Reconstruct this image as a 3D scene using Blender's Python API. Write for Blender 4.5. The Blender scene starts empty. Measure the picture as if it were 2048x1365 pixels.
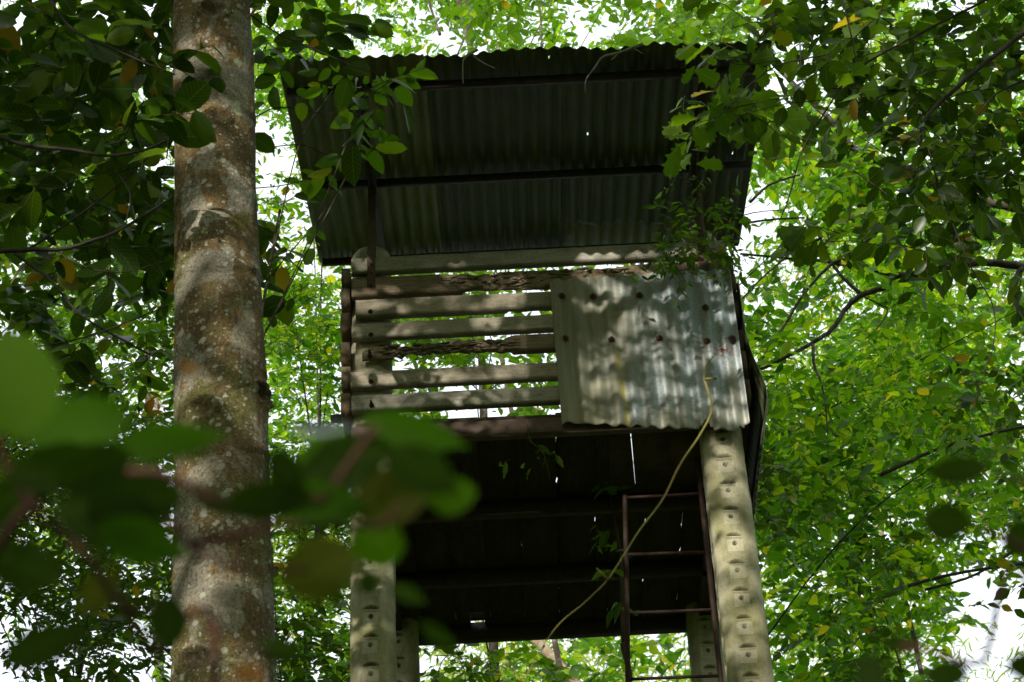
import bpy, math, random
import numpy as np
from mathutils import Matrix, Vector

rng = np.random.default_rng(7)
random.seed(7)
SC = bpy.context.scene
COL = SC.collection

# ------------------------------------------------------------------ camera
FPX, PITCH, ROLL, YAW = 4400.0, 0.6507, -0.0524, 0.005
CAM = np.array([0.8493, -11.3295, 1.6])
ZO = 1.6                       # heights below were measured above the lens
_F = np.array([math.sin(YAW)*math.cos(PITCH), math.cos(YAW)*math.cos(PITCH), math.sin(PITCH)])
_R0 = np.array([math.cos(YAW), -math.sin(YAW), 0.0]); _U0 = np.cross(_R0, _F)
_R = _R0*math.cos(ROLL) + _U0*math.sin(ROLL)
_U = -_R0*math.sin(ROLL) + _U0*math.cos(ROLL)
cd = bpy.data.cameras.new('camera'); cam = bpy.data.objects.new('camera', cd); COL.objects.link(cam)
cam.matrix_world = Matrix(((_R[0], _U[0], -_F[0], CAM[0]), (_R[1], _U[1], -_F[1], CAM[1]),
                           (_R[2], _U[2], -_F[2], CAM[2]), (0, 0, 0, 1)))
cd.sensor_width = 36.0; cd.lens = FPX/2048*36.0
cd.clip_start = 0.05; cd.clip_end = 600
cd.dof.use_dof = True; cd.dof.focus_distance = 12.6; cd.dof.aperture_fstop = 77.3/10.5
SC.camera = cam

# ------------------------------------------------------------------ light
SUN = np.array([-0.31, -0.87, 0.315]); SUN /= np.linalg.norm(SUN)      # towards the sun
SUN_EL = math.asin(SUN[2]); SUN_AZ = math.atan2(SUN[0], SUN[1])
w = bpy.data.worlds.new('World'); SC.world = w; w.use_nodes = True
nt = w.node_tree; nt.nodes.clear()
sky = nt.nodes.new('ShaderNodeTexSky'); sky.sky_type = 'NISHITA'; sky.sun_disc = False
sky.sun_elevation = SUN_EL; sky.sun_rotation = SUN_AZ
sky.air_density = 1.0; sky.dust_density = 4.0; sky.ozone_density = 1.0
bg = nt.nodes.new('ShaderNodeBackground'); bg.inputs[1].default_value = 0.15
# thin bright high cloud over the whole sky
hz = nt.nodes.new('ShaderNodeMix'); hz.data_type = 'RGBA'; hz.inputs[0].default_value = 0.65
hz.inputs[7].default_value = (12.5, 13.0, 13.9, 1)
nt.links.new(sky.outputs[0], hz.inputs[6]); nt.links.new(hz.outputs[2], bg.inputs[0])
wo = nt.nodes.new('ShaderNodeOutputWorld'); nt.links.new(bg.outputs[0], wo.inputs[0])
sl = bpy.data.lights.new('sun', 'SUN'); sl.energy = 5.0; sl.angle = math.radians(0.55); sl.color = (1.0, 0.93, 0.80)
so = bpy.data.objects.new('sun', sl); COL.objects.link(so)
so.rotation_euler = Vector(SUN).to_track_quat('Z', 'Y').to_euler()
SC.view_settings.view_transform = 'Standard'; SC.view_settings.look = 'None'
SC.view_settings.gamma = 1; SC.view_settings.use_curve_mapping = False
SC.view_settings.exposure = 0.2
SC.render.engine = 'CYCLES'
cy = SC.cycles
cy.max_bounces = 8; cy.diffuse_bounces = 4; cy.glossy_bounces = 2; cy.transmission_bounces = 4
cy.sample_clamp_indirect = 8; cy.use_denoising = True
cy.caustics_reflective = False; cy.caustics_refractive = False

# ------------------------------------------------------------------ helpers
def ray(px, py): return _F + _R*(px-1024)/FPX - _U*(py-682.5)/FPX
def at(px, py, Y):                                   # the point seen at a pixel, on the upright plane at depth Y
    d = ray(px, py); return CAM + d*((Y-CAM[1])/d[1])
def atd(px, py, dist): return CAM + ray(px, py)*dist  # the same at a distance along the lens axis
def project(P):
    q = np.asarray(P)-CAM; z = q@_F
    return 1024+FPX*(q@_R)/z, 682.5-FPX*(q@_U)/z, z

def tag(o, label=None, cat=None, group=None, kind=None):
    if label: o['label'] = label
    if cat: o['category'] = cat
    if group: o['group'] = group
    if kind: o['kind'] = kind
    return o
def empty(name, loc, label=None, cat=None, group=None):
    o = bpy.data.objects.new(name, None); COL.objects.link(o); o.location = tuple(float(v) for v in loc)
    o.empty_display_size = 0.2
    return tag(o, label, cat, group)
def link(name, me, parent=None, label=None, **k):
    o = bpy.data.objects.new(name, me); COL.objects.link(o)
    if parent is not None: o.parent = parent
    return tag(o, label, **k)
def mesh(name, V, faces, mat, rnd=None, smooth=False):
    """faces: list of (k, array Nxk)"""
    me = bpy.data.meshes.new(name)
    V = np.asarray(V, np.float32).reshape(-1, 3)
    fa = [np.asarray(f, np.int32) for f in faces if len(f)]
    me.vertices.add(len(V)); me.vertices.foreach_set('co', V.ravel())
    nl = sum(f.size for f in fa); nf = sum(len(f) for f in fa)
    me.loops.add(nl); me.polygons.add(nf)
    me.loops.foreach_set('vertex_index', np.concatenate([f.ravel() for f in fa]))
    sizes = np.concatenate([np.full(len(f), f.shape[1], np.int32) for f in fa])
    st = np.concatenate([[0], np.cumsum(sizes)[:-1]]).astype(np.int32)
    me.polygons.foreach_set('loop_start', st); me.polygons.foreach_set('loop_total', sizes)
    if smooth: me.polygons.foreach_set('use_smooth', np.ones(nf, bool))
    if rnd is not None:
        a = me.attributes.new('rnd', 'FLOAT', 'FACE'); a.data.foreach_set('value', np.asarray(rnd, np.float32))
    me.update(calc_edges=True); me.validate()
    for m in (mat if isinstance(mat, (list, tuple)) else [mat]): me.materials.append(m)
    return me

class MB:                                             # collects pieces of one part
    def __init__(s): s.V = []; s.F = {3: [], 4: []}; s.n = 0
    def add(s, V, F):
        V = np.asarray(V, float)
        for f in F:
            f = np.asarray(f, int)
            if len(f): s.F[f.shape[1]].append(f+s.n)
        s.V.append(V); s.n += len(V)
    def box(s, a, b, rot=None):
        a = np.array(a, float); b = np.array(b, float); lo = np.minimum(a, b); hi = np.maximum(a, b)
        V = np.array([[x, y, z] for x in (lo[0], hi[0]) for y in (lo[1], hi[1]) for z in (lo[2], hi[2])])
        if rot is not None:
            c = (lo+hi)/2; V = (V-c)@np.array(rot).T+c
        s.add(V, [np.array([[0, 1, 3, 2], [4, 6, 7, 5], [0, 4, 5, 1], [2, 3, 7, 6], [0, 2, 6, 4], [1, 5, 7, 3]])])
    def tube(s, P, r, n=6, cap=True):
        V, F = tube(P, r, n, cap); s.add(V, F)
    def build(s, name, mat, parent=None, smooth=False, label=None, off=None, **k):
        V = np.concatenate(s.V)
        if off is not None: V = V-np.asarray(off)
        fs = [np.concatenate(v) for v in s.F.values() if v]
        return link(name, mesh(name, V, fs, mat, smooth=smooth), parent, label, **k)

def spline(P, n):                                     # Catmull-Rom through control points
    P = np.asarray(P, float)
    if len(P) < 3: return np.array([P[0]+(P[-1]-P[0])*t for t in np.linspace(0, 1, n)])
    Q = np.vstack([2*P[0]-P[1], P, 2*P[-1]-P[-2]]); out = []
    for t in np.linspace(0, len(P)-1-1e-6, n):
        i = int(t); u = t-i; a, b, c, d = Q[i], Q[i+1], Q[i+2], Q[i+3]
        out.append(0.5*((2*b)+(-a+c)*u+(2*a-5*b+4*c-d)*u*u+(-a+3*b-3*c+d)*u**3))
    return np.array(out)
def tube(P, r, n=6, cap=True):
    P = np.asarray(P, float); m = len(P); r = np.broadcast_to(np.asarray(r, float), (m,))
    T = np.gradient(P, axis=0); T /= np.linalg.norm(T, axis=1)[:, None]+1e-12
    up = np.array([0, 0, 1.0]) if abs(T[0][2]) < .9 else np.array([1.0, 0, 0])
    V = []
    A = np.cross(T[0], up); A /= np.linalg.norm(A)
    for i in range(m):
        A = A-T[i]*(A@T[i]); A /= np.linalg.norm(A)+1e-12; B = np.cross(T[i], A)
        for k in range(n):
            a = 2*math.pi*k/n; V.append(P[i]+r[i]*(math.cos(a)*A+math.sin(a)*B))
    F = [[i*n+k, i*n+(k+1) % n, (i+1)*n+(k+1) % n, (i+1)*n+k] for i in range(m-1) for k in range(n)]
    T3 = []
    if cap:
        V.append(P[0]); V.append(P[-1]); c0 = m*n; c1 = c0+1
        for k in range(n):
            T3.append([c0, (k+1) % n, k]); T3.append([c1, (m-1)*n+k, (m-1)*n+(k+1) % n])
    return np.array(V), [np.array(F), np.array(T3)] if T3 else [np.array(F)]
def vnoise(x, seed=0):                                # smooth 1-D value noise
    x = np.asarray(x, float); i = np.floor(x).astype(int); f = x-i; f = f*f*(3-2*f)
    h = lambda k: np.modf(np.abs(np.sin((k+seed*57.3)*127.1)*43758.5453))[0]*2-1
    return h(i)*(1-f)+h(i+1)*f

# ------------------------------------------------------------------ materials
class NT:
    def __init__(s, name):
        s.m = bpy.data.materials.new(name); s.m.use_nodes = True; s.t = s.m.node_tree; s.t.nodes.clear()
        s.out = s.n('ShaderNodeOutputMaterial')
    def n(s, typ, **k):
        q = s.t.nodes.new(typ)
        for a, v in k.items(): setattr(q, a, v)
        return q
    def l(s, a, b): s.t.links.new(a, b)
    def coord(s, scale=(1, 1, 1), kind='Object', loc=(0, 0, 0)):
        tc = s.n('ShaderNodeTexCoord'); mp = s.n('ShaderNodeMapping')
        mp.inputs['Scale'].default_value = scale; mp.inputs['Location'].default_value = loc
        s.l(tc.outputs[kind], mp.inputs[0]); return mp.outputs[0]
    def noise(s, vec, scale, detail=4, rough=.6, dist=0):
        q = s.n('ShaderNodeTexNoise'); q.inputs['Scale'].default_value = scale; q.inputs['Detail'].default_value = detail
        q.inputs['Roughness'].default_value = rough; q.inputs['Distortion'].default_value = dist
        s.l(vec, q.inputs['Vector']); return q.outputs[0]
    def ramp(s, fac, stops, interp='LINEAR'):
        q = s.n('ShaderNodeValToRGB'); q.color_ramp.interpolation = interp; e = q.color_ramp.elements
        while len(e) < len(stops): e.new(.5)
        for el, (p, c) in zip(e, stops):
            el.position = p; el.color = (*c, 1) if hasattr(c, '__len__') else (c, c, c, 1)
        s.l(fac, q.inputs[0]); return q.outputs[0]
    def mix(s, fac, a, b, mode='MIX'):
        q = s.n('ShaderNodeMix', data_type='RGBA', blend_type=mode)
        for i, v in ((0, fac), (6, a), (7, b)):
            if hasattr(v, 'is_linked'): s.l(v, q.inputs[i])
            elif i == 0: q.inputs[0].default_value = v
            else: q.inputs[i].default_value = (*v, 1)
        return q.outputs[2]
    def math(s, op, a, b=0.0, clamp=False):
        q = s.n('ShaderNodeMath', operation=op, use_clamp=clamp)
        for i, v in ((0, a), (1, b)):
            if hasattr(v, 'is_linked'): s.l(v, q.inputs[i])
            else: q.inputs[i].default_value = v
        return q.outputs[0]
    def bump(s, h, strength=.3, dist=.01):
        q = s.n('ShaderNodeBump'); q.inputs['Strength'].default_value = strength; q.inputs['Distance'].default_value = dist
        s.l(h, q.inputs['Height']); return q.outputs[0]
    def pbr(s, col, rough=.8, metal=0.0, nrm=None, spec=.3, out=True):
        q = s.n('ShaderNodeBsdfPrincipled')
        for k, v in (('Base Color', col), ('Roughness', rough), ('Metallic', metal)):
            if hasattr(v, 'is_linked'): s.l(v, q.inputs[k])
            elif k == 'Base Color': q.inputs[k].default_value = (*v, 1)
            else: q.inputs[k].default_value = v
        q.inputs['Specular IOR Level'].default_value = spec
        if nrm is not None: s.l(nrm, q.inputs['Normal'])
        if out: s.l(q.outputs[0], s.out.inputs[0])
        return q.outputs[0]

def leaf_mat(name, stops, trans=1.0, rough=.42, tmix=.5, tcol=(2.3, 2.5, .38), spots=True):
    M = NT(name)
    at_ = M.n('ShaderNodeAttribute', attribute_name='rnd'); oi = M.n('ShaderNodeObjectInfo')
    r = M.math('FRACT', M.math('ADD', at_.outputs['Fac'], oi.outputs['Random']))
    c = M.ramp(r, stops)
    v = M.coord()
    if spots:
        n = M.noise(v, 45, 3); c = M.mix(M.ramp(n, [(.45, .0), (.75, .45)]), c, (.10, .10, .02))
    ow = M.n('ShaderNodeAttribute', attribute_name='own'); sx = M.n('ShaderNodeSeparateXYZ'); M.l(v, sx.inputs[0])
    av = M.math('ABSOLUTE', sx.outputs[1]); rib = M.math('SUBTRACT', 1.0, M.math('MULTIPLY', av, 22.0), True)
    wv = M.math('FRACT', M.math('MULTIPLY', M.math('SUBTRACT', sx.outputs[0], M.math('MULTIPLY', av, .22)), 9.0))
    lat = M.math('SUBTRACT', 1.0, M.math('MULTIPLY', M.math('ABSOLUTE', M.math('SUBTRACT', wv, .5)), 9.0), True)
    vm = M.math('MULTIPLY', M.math('MAXIMUM', M.math('MULTIPLY', rib, .7), M.math('MULTIPLY', lat, .35)), ow.outputs['Fac'])
    c = M.mix(vm, c, (.13, .17, .045))
    s = M.pbr(c, rough, out=False, spec=.35)
    tr = M.n('ShaderNodeBsdfTranslucent'); M.l(M.mix(1.0, c, tuple(x*trans for x in tcol), 'MULTIPLY'), tr.inputs[0])
    mx = M.n('ShaderNodeMixShader'); mx.inputs[0].default_value = tmix
    M.l(s, mx.inputs[1]); M.l(tr.outputs[0], mx.inputs[2]); M.l(mx.outputs[0], M.out.inputs[0])
    return M.m
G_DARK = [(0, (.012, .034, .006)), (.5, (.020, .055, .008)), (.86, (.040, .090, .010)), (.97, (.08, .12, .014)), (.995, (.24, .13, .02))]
G_MID = [(0, (.035, .095, .010)), (.45, (.055, .135, .012)), (.8, (.085, .18, .014)), (.975, (.13, .20, .018)), (.997, (.36, .26, .025))]
G_LITE = [(0, (.020, .075, .010)), (.35, (.045, .135, .012)), (.65, (.10, .22, .014)), (.88, (.20, .30, .016)), (.985, (.24, .28, .02)), (.997, (.45, .32, .03))]
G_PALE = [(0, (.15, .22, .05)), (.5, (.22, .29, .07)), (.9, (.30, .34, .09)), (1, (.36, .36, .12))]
L_DARK = leaf_mat('shade_dark_glossy_leaf', G_DARK, rough=.35, tmix=.45)  # shade of the front foliage put into this darker leaf colour
L_MID = leaf_mat('green_leaf', G_MID)
L_NEAR = leaf_mat('lobed_green_leaf', [(0, (.026, .065, .007)), (.45, (.045, .105, .009)), (.8, (.075, .15, .012)), (.97, (.11, .17, .015)), (.995, (.3, .22, .02))])
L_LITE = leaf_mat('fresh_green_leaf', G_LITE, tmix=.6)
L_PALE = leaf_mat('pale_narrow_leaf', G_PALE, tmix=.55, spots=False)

def bark_mat(name, a, b, scale=14, lichen=0.0):
    M = NT(name); v = M.coord((1, 1, .35)); n = M.noise(v, scale, 5, .65)
    c = M.mix(M.ramp(n, [(.3, 0.), (.7, 1.)]), a, b)
    if lichen:
        n2 = M.noise(M.coord(), 6, 4); c = M.mix(M.ramp(n2, [(.55, 0.), (.62, lichen)]), c, (.30, .32, .26))
    M.pbr(c, .9, nrm=M.bump(n, .5, .01)); return M.m
BARK = bark_mat('dark_bark', (.03, .024, .018), (.08, .064, .045), lichen=.25)
BARK_BLACK = bark_mat('black_bark', (.012, .010, .008), (.035, .028, .02))
BARK_PALE = bark_mat('pale_bark', (.16, .12, .08), (.34, .27, .18), lichen=.6)
TWIG = bark_mat('twig_bark', (.035, .026, .016), (.09, .065, .04), 30)

def trunk_bark():
    M = NT('lichen_spotted_bark'); v = M.coord()
    base = M.ramp(M.noise(M.coord((1, 1, .5)), 5, 5, .62), [(.28, (.07, .052, .025)), (.45, (.14, .10, .045)), (.60, (.22, .145, .062)), (.8, (.27, .23, .165))])
    fine = M.noise(M.coord((1, 1, .16)), 60, 4, .7)
    c = M.mix(M.ramp(fine, [(.35, .55), (.6, 0.)]), base, (.045, .035, .02))
    grey = M.noise(M.coord((1, 1, .7), loc=(3, 1, 0)), 4.2, 4, .6, .6)
    c = M.mix(M.ramp(grey, [(.50, 0.), (.54, .6)]), c, (.30, .29, .245))
    moss = M.noise(M.coord(loc=(7, 0, 4)), 3.1, 4, .6)
    c = M.mix(M.ramp(moss, [(.55, 0.), (.66, .55)]), c, (.10, .12, .025))
    # round crusts of lichen of several sizes
    dn = M.noise(v, 22, 2); wv = M.n('ShaderNodeVectorMath', operation='ADD')
    sc = M.n('ShaderNodeVectorMath', operation='SCALE'); M.l(dn, sc.inputs[0]); sc.inputs['Scale'].default_value = .035
    M.l(v, wv.inputs[0]); M.l(sc.outputs[0], wv.inputs[1])
    zone = M.noise(M.coord(loc=(1, 9, 2)), 5, 3)
    gr_ = M.noise(v, 95, 4, .75); c = M.mix(M.ramp(gr_, [(.36, .75), (.52, 0.)]), c, (.035, .028, .016)); c = M.mix(M.ramp(gr_, [(.56, 0.), (.7, .5)]), c, (.30, .28, .22))
    for s_, th, lo, col in ((21, .30, .60, (.38, .39, .33)), (34, .27, .50, (.42, .41, .36)), (58, .27, .40, (.34, .36, .28)), (12, .24, .70, (.27, .33, .20))):
        vo = M.n('ShaderNodeTexVoronoi'); vo.inputs['Scale'].default_value = s_
        M.l(wv.outputs[0], vo.inputs['Vector'])
        sep = M.n('ShaderNodeSeparateColor'); M.l(vo.outputs['Color'], sep.inputs[0])
        pick = M.math('GREATER_THAN', M.math('ADD', sep.outputs[0], M.math('MULTIPLY', M.math('SUBTRACT', zone, .5), 2.2)), lo+.12)
        rad = M.math('MULTIPLY', sep.outputs[1], th)
        disk = M.math('MULTIPLY', M.math('SUBTRACT', M.math('ADD', rad, .12), vo.outputs['Distance']), 14, True)
        brk = M.ramp(M.noise(v, 150, 3), [(.3, .45), (.6, 1.)])
        f = M.math('MULTIPLY', M.math('MULTIPLY', disk, pick), brk); f = M.math('MULTIPLY', f, .85)
        c = M.mix(f, c, col)
    sa = M.n('ShaderNodeAttribute', attribute_name='scar'); c = M.mix(M.math('MULTIPLY', sa.outputs['Fac'], M.ramp(M.noise(v, 30, 4), [(.35, .45), (.6, 1.)])), c, (.022, .018, .012))
    rg = M.noise(M.coord((.25, .25, 1)), 26, 3, .6, .3); c = M.mix(M.ramp(rg, [(.60, 0.), (.68, .4)]), c, (.04, .03, .02))
    h = M.math('ADD', M.math('MULTIPLY', fine, .6), M.noise(v, 40, 5, .7))
    M.pbr(c, .92, nrm=M.bump(M.math('ADD', h, gr_), .8, .014), spec=.2); return M.m

def wood_mat(name, a, b, dark, axis=0, worn=.0):
    M = NT(name); s = [34, 34, 34]; s[axis] = 1.6
    oi = M.n('ShaderNodeObjectInfo'); tc = M.n('ShaderNodeTexCoord')
    av = M.n('ShaderNodeVectorMath', operation='ADD'); M.l(tc.outputs['Object'], av.inputs[0])
    sc_ = M.n('ShaderNodeVectorMath', operation='SCALE'); sc_.inputs[0].default_value = (7, 5, 9); M.l(oi.outputs['Random'], sc_.inputs['Scale'])
    M.l(sc_.outputs[0], av.inputs[1])
    def mp(sc):
        q = M.n('ShaderNodeMapping'); q.inputs['Scale'].default_value = sc; M.l(av.outputs[0], q.inputs[0]); return q.outputs[0]
    g = M.noise(mp(s), 5, 6, .7, .4)
    c = M.mix(M.ramp(g, [(.33, 0.), (.66, 1.)]), a, b)
    cr = M.noise(mp([x*1.6 for x in s]), 7, 3, .6, .8)
    c = M.mix(M.ramp(cr, [(.28, .9), (.37, 0.)]), c, dark)
    bl = M.noise(mp((1, 1, 1)), 4, 4, .6)
    c = M.mix(M.ramp(bl, [(.48, 0.), (.68, .6)]), c, tuple(x*.5 for x in a))
    gr = M.noise(mp((1, 1, 1)), 70, 3, .7)
    c = M.mix(M.ramp(gr, [(.3, .35), (.55, 0.)]), c, dark)
    c = M.mix(1.0, c, M.ramp(oi.outputs['Random'], [(0, (.78, .76, .74)), (.5, (1.0, .98, .95)), (1, (.9, .95, 1.0))]), 'MULTIPLY')
    M.pbr(c, .88, nrm=M.bump(M.math('ADD', g, cr), .55, .006), spec=.2); return M.m
WOOD = wood_mat('grey_weathered_wood', (.29, .26, .20), (.50, .455, .375), (.06, .045, .03))
WOOD_ROT = wood_mat('rotten_brown_wood', (.16, .11, .065), (.38, .33, .25), (.02, .013, .008))
WOOD_SIDE = wood_mat('brown_weathered_wood', (.15, .105, .07), (.30, .23, .16), (.03, .02, .012), axis=1)
WOOD_FLOOR = wood_mat('dark_floor_wood', (.065, .054, .036), (.125, .105, .07), (.014, .011, .007), axis=1)
WOOD_HATCH = wood_mat('brown_hatch_wood', (.12, .085, .055), (.22, .165, .11), (.02, .014, .009), axis=0)

def concrete():
    M = NT('stained_concrete'); v = M.coord(); n = M.noise(v, 9, 6, .65)
    c = M.ramp(n, [(.3, (.30, .275, .195)), (.5, (.46, .43, .32)), (.75, (.58, .545, .43))])
    alg = M.noise(M.coord((1, 1, .45), loc=(2, 5, 1)), 3.2, 5, .6)
    c = M.mix(M.ramp(alg, [(.46, 0.), (.64, .65)]), c, (.17, .17, .045))
    dk = M.noise(M.coord((1, 1, .2), loc=(9, 1, 3)), 6, 5, .7)
    c = M.mix(M.ramp(dk, [(.56, 0.), (.72, .6)]), c, (.08, .075, .06))
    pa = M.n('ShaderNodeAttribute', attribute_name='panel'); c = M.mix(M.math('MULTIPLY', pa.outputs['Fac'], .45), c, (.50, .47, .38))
    pb = M.n('ShaderNodeAttribute', attribute_name='pit'); c = M.mix(M.math('MULTIPLY', pb.outputs['Fac'], .8), c, (.06, .055, .035))  # pits and holes painted dark: moss tone plus the shade inside the recess
    f = M.noise(v, 110, 3, .7); c = M.mix(M.ramp(f, [(.3, .5), (.5, 0.)]), c, (.12, .11, .08))
    M.pbr(c, .92, nrm=M.bump(M.math('ADD', n, f), .35, .006), spec=.2); return M.m
CONC = concrete()

def roof_mat(name, a, b, rust=.3):
    M = NT(name); v = M.coord((1, .12, 1)); n = M.noise(v, 9, 5, .6)
    c = M.mix(M.ramp(n, [(.3, 0.), (.7, 1.)]), a, b)
    r = M.noise(M.coord((1, .3, 1), loc=(4, 4, 0)), 5, 5, .7)
    c = M.mix(M.ramp(r, [(.55, 0.), (.7, rust)]), c, (.09, .045, .02))
    M.pbr(c, .55, .1, nrm=M.bump(M.noise(M.coord(), 60, 3), .25, .003), spec=.3); return M.m
ROOF_A = roof_mat('algae_stained_roof_metal', (.12, .14, .04), (.27, .30, .09), .2)
ROOF_B = roof_mat('dark_roof_metal', (.05, .06, .026), (.11, .13, .05), .4)
ROOF_C = roof_mat('pale_roof_metal', (.17, .19, .08), (.28, .30, .14), .3)

def zinc_mat():
    M = NT('galvanised_weathered_metal'); v = M.coord()
    sx = M.n('ShaderNodeSeparateXYZ'); M.l(v, sx.inputs[0])
    warp = M.math('MULTIPLY', M.math('SUBTRACT', M.noise(M.coord((1, 1, .5)), 3.5, 4), .5), 1.3)
    # age runs across the sheet: algae on the left half, bluish zinc to the right
    tone = M.ramp(M.math('ADD', sx.outputs[0], warp), [(.22, 1.), (.85, 0.)])
    st = M.noise(M.coord((1, 1, .1)), 16, 4, .6)
    alg = M.mix(M.ramp(st, [(.35, 0.), (.7, 1.)]), (.19, .19, .14), (.32, .32, .25))
    sp = M.noise(v, 55, 4, .7); zn = M.mix(M.ramp(sp, [(.35, 0.), (.65, 1.)]), (.25, .30, .335), (.42, .48, .52))
    zn = M.mix(M.ramp(M.noise(M.coord((1, 1, .3)), 9, 4), [(.5, 0.), (.68, .75)]), zn, (.26, .26, .22))
    c = M.mix(tone, zn, alg)
    # lower edge dirtier
    lowm = M.ramp(M.math('ADD', sx.outputs[2], warp), [(.10, .6), (.45, 0.)])
    c = M.mix(lowm, c, (.30, .28, .19))
    pk = M.noise(M.coord((1, 1, .6), loc=(2, 3, 8)), 5, 4)
    c = M.mix(M.ramp(pk, [(.57, 0.), (.68, .35)]), c, (.28, .19, .14))
    # yellow moss streak running down from one bolt
    def band(out, c0, w_):
        return M.math('SUBTRACT', 1.0, M.math('DIVIDE', M.math('ABSOLUTE', M.math('SUBTRACT', out, c0)), w_), True)
    line = M.math('ADD', sx.outputs[0], M.math('MULTIPLY', sx.outputs[2], .055))
    b = band(line, .432, .022); zz = M.ramp(sx.outputs[2], [(.60, 1.), (.72, 0.)])
    br = M.ramp(M.noise(v, 38, 4), [(.36, 0.), (.5, 1.)])
    c = M.mix(M.math('MULTIPLY', M.math('MULTIPLY', b, zz), br), c, (.42, .33, .02))
    b2 = band(sx.outputs[0], 1.10, .035); z2 = M.ramp(sx.outputs[2], [(.25, 0.), (.35, .8), (.52, .6), (.58, 0.)])
    c = M.mix(M.math('MULTIPLY', M.math('MULTIPLY', b2, z2), br), c, (.26, .20, .05))
    vo = M.n('ShaderNodeVectorMath', operation='DISTANCE'); M.l(v, vo.inputs[0]); vo.inputs[1].default_value = (1.07, 0, .64)
    rs = M.math('MULTIPLY', M.math('SUBTRACT', .085, vo.outputs['Value']), 14, True)
    c = M.mix(M.math('MULTIPLY', rs, br), c, (.11, .035, .02))
    for px_, py_, ln_ in ((1124, 593, .10), (1186, 594, .07), (1279, 592, .05), (1411, 616, .12), (1130, 678, .09), (1319, 677, .14), (1414, 683, .10), (1464, 677, .16)):
        q = at(px_, py_, -.248)-np.array([1.167, -.222, 7.66+1.6])
        b3 = band(M.math('ADD', sx.outputs[0], M.math('MULTIPLY', warp, .006)), float(q[0]), .016)
        z3 = M.math('MULTIPLY', M.math('LESS_THAN', sx.outputs[2], float(q[2])+.01), band(sx.outputs[2], float(q[2]), ln_))
        c = M.mix(M.math('MULTIPLY', M.math('MULTIPLY', b3, z3), .75), c, (.10, .055, .03))
        vd = M.n('ShaderNodeVectorMath', operation='DISTANCE'); M.l(v, vd.inputs[0]); vd.inputs[1].default_value = (float(q[0]), -.02, float(q[2]))
        c = M.mix(M.math('MULTIPLY', M.math('SUBTRACT', .040, vd.outputs['Value']), 22, True), c, (.09, .05, .03))
    rough = M.ramp(sp, [(.3, .42), (.7, .62)])
    met = M.math('MULTIPLY', M.math('SUBTRACT', 1.0, tone), .35)
    M.pbr(c, rough, met, nrm=M.bump(M.noise(v, 90, 3), .12, .003), spec=.4); return M.m
ZINC = zinc_mat()

def steel(name, a, b):
    M = NT(name); n = M.noise(M.coord(), 18, 5, .7)
    M.pbr(M.mix(M.ramp(n, [(.35, 0.), (.65, 1.)]), a, b), .75, .1, nrm=M.bump(n, .3, .004)); return M.m
STEEL = steel('dark_painted_steel', (.035, .025, .022), (.07, .045, .04))
BEAM = steel('red_brown_steel', (.10, .065, .058), (.16, .11, .095))
RUST = steel('rusty_steel', (.045, .024, .018), (.10, .05, .035))

# ------------------------------------------------------------------ ground
def ground_mat():
    M = NT('leaf_litter_soil'); v = M.coord(); n = M.noise(v, 1.2, 6)
    c = M.ramp(n, [(.35, (.03, .024, .014)), (.5, (.055, .042, .024)), (.65, (.05, .055, .02))])
    M.pbr(c, .95, nrm=M.bump(M.noise(v, 8, 5), .6, .05)); return M.m
gx = np.linspace(-150, 150, 61); GX, GY = np.meshgrid(gx, gx)
GZ = .25*vnoise(GX*.07, 1)+.25*vnoise(GY*.06, 2); GZ = GZ*np.clip((np.hypot(GX, GY)-14)/20, 0, 1)
gi = np.arange(60*61).reshape(60, 61)[:, :60].ravel()
link('ground', mesh('ground', np.stack([GX, GY, GZ], -1), [np.stack([gi, gi+1, gi+62, gi+61], 1)], ground_mat(), smooth=True), kind='structure')

# ------------------------------------------------------------------ watchtower
TW = empty('watchtower', (0, 0, 0), 'old wooden watchtower on concrete posts with corrugated metal roof, standing among trees', 'watchtower')
Z = lambda z: z+ZO

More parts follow.
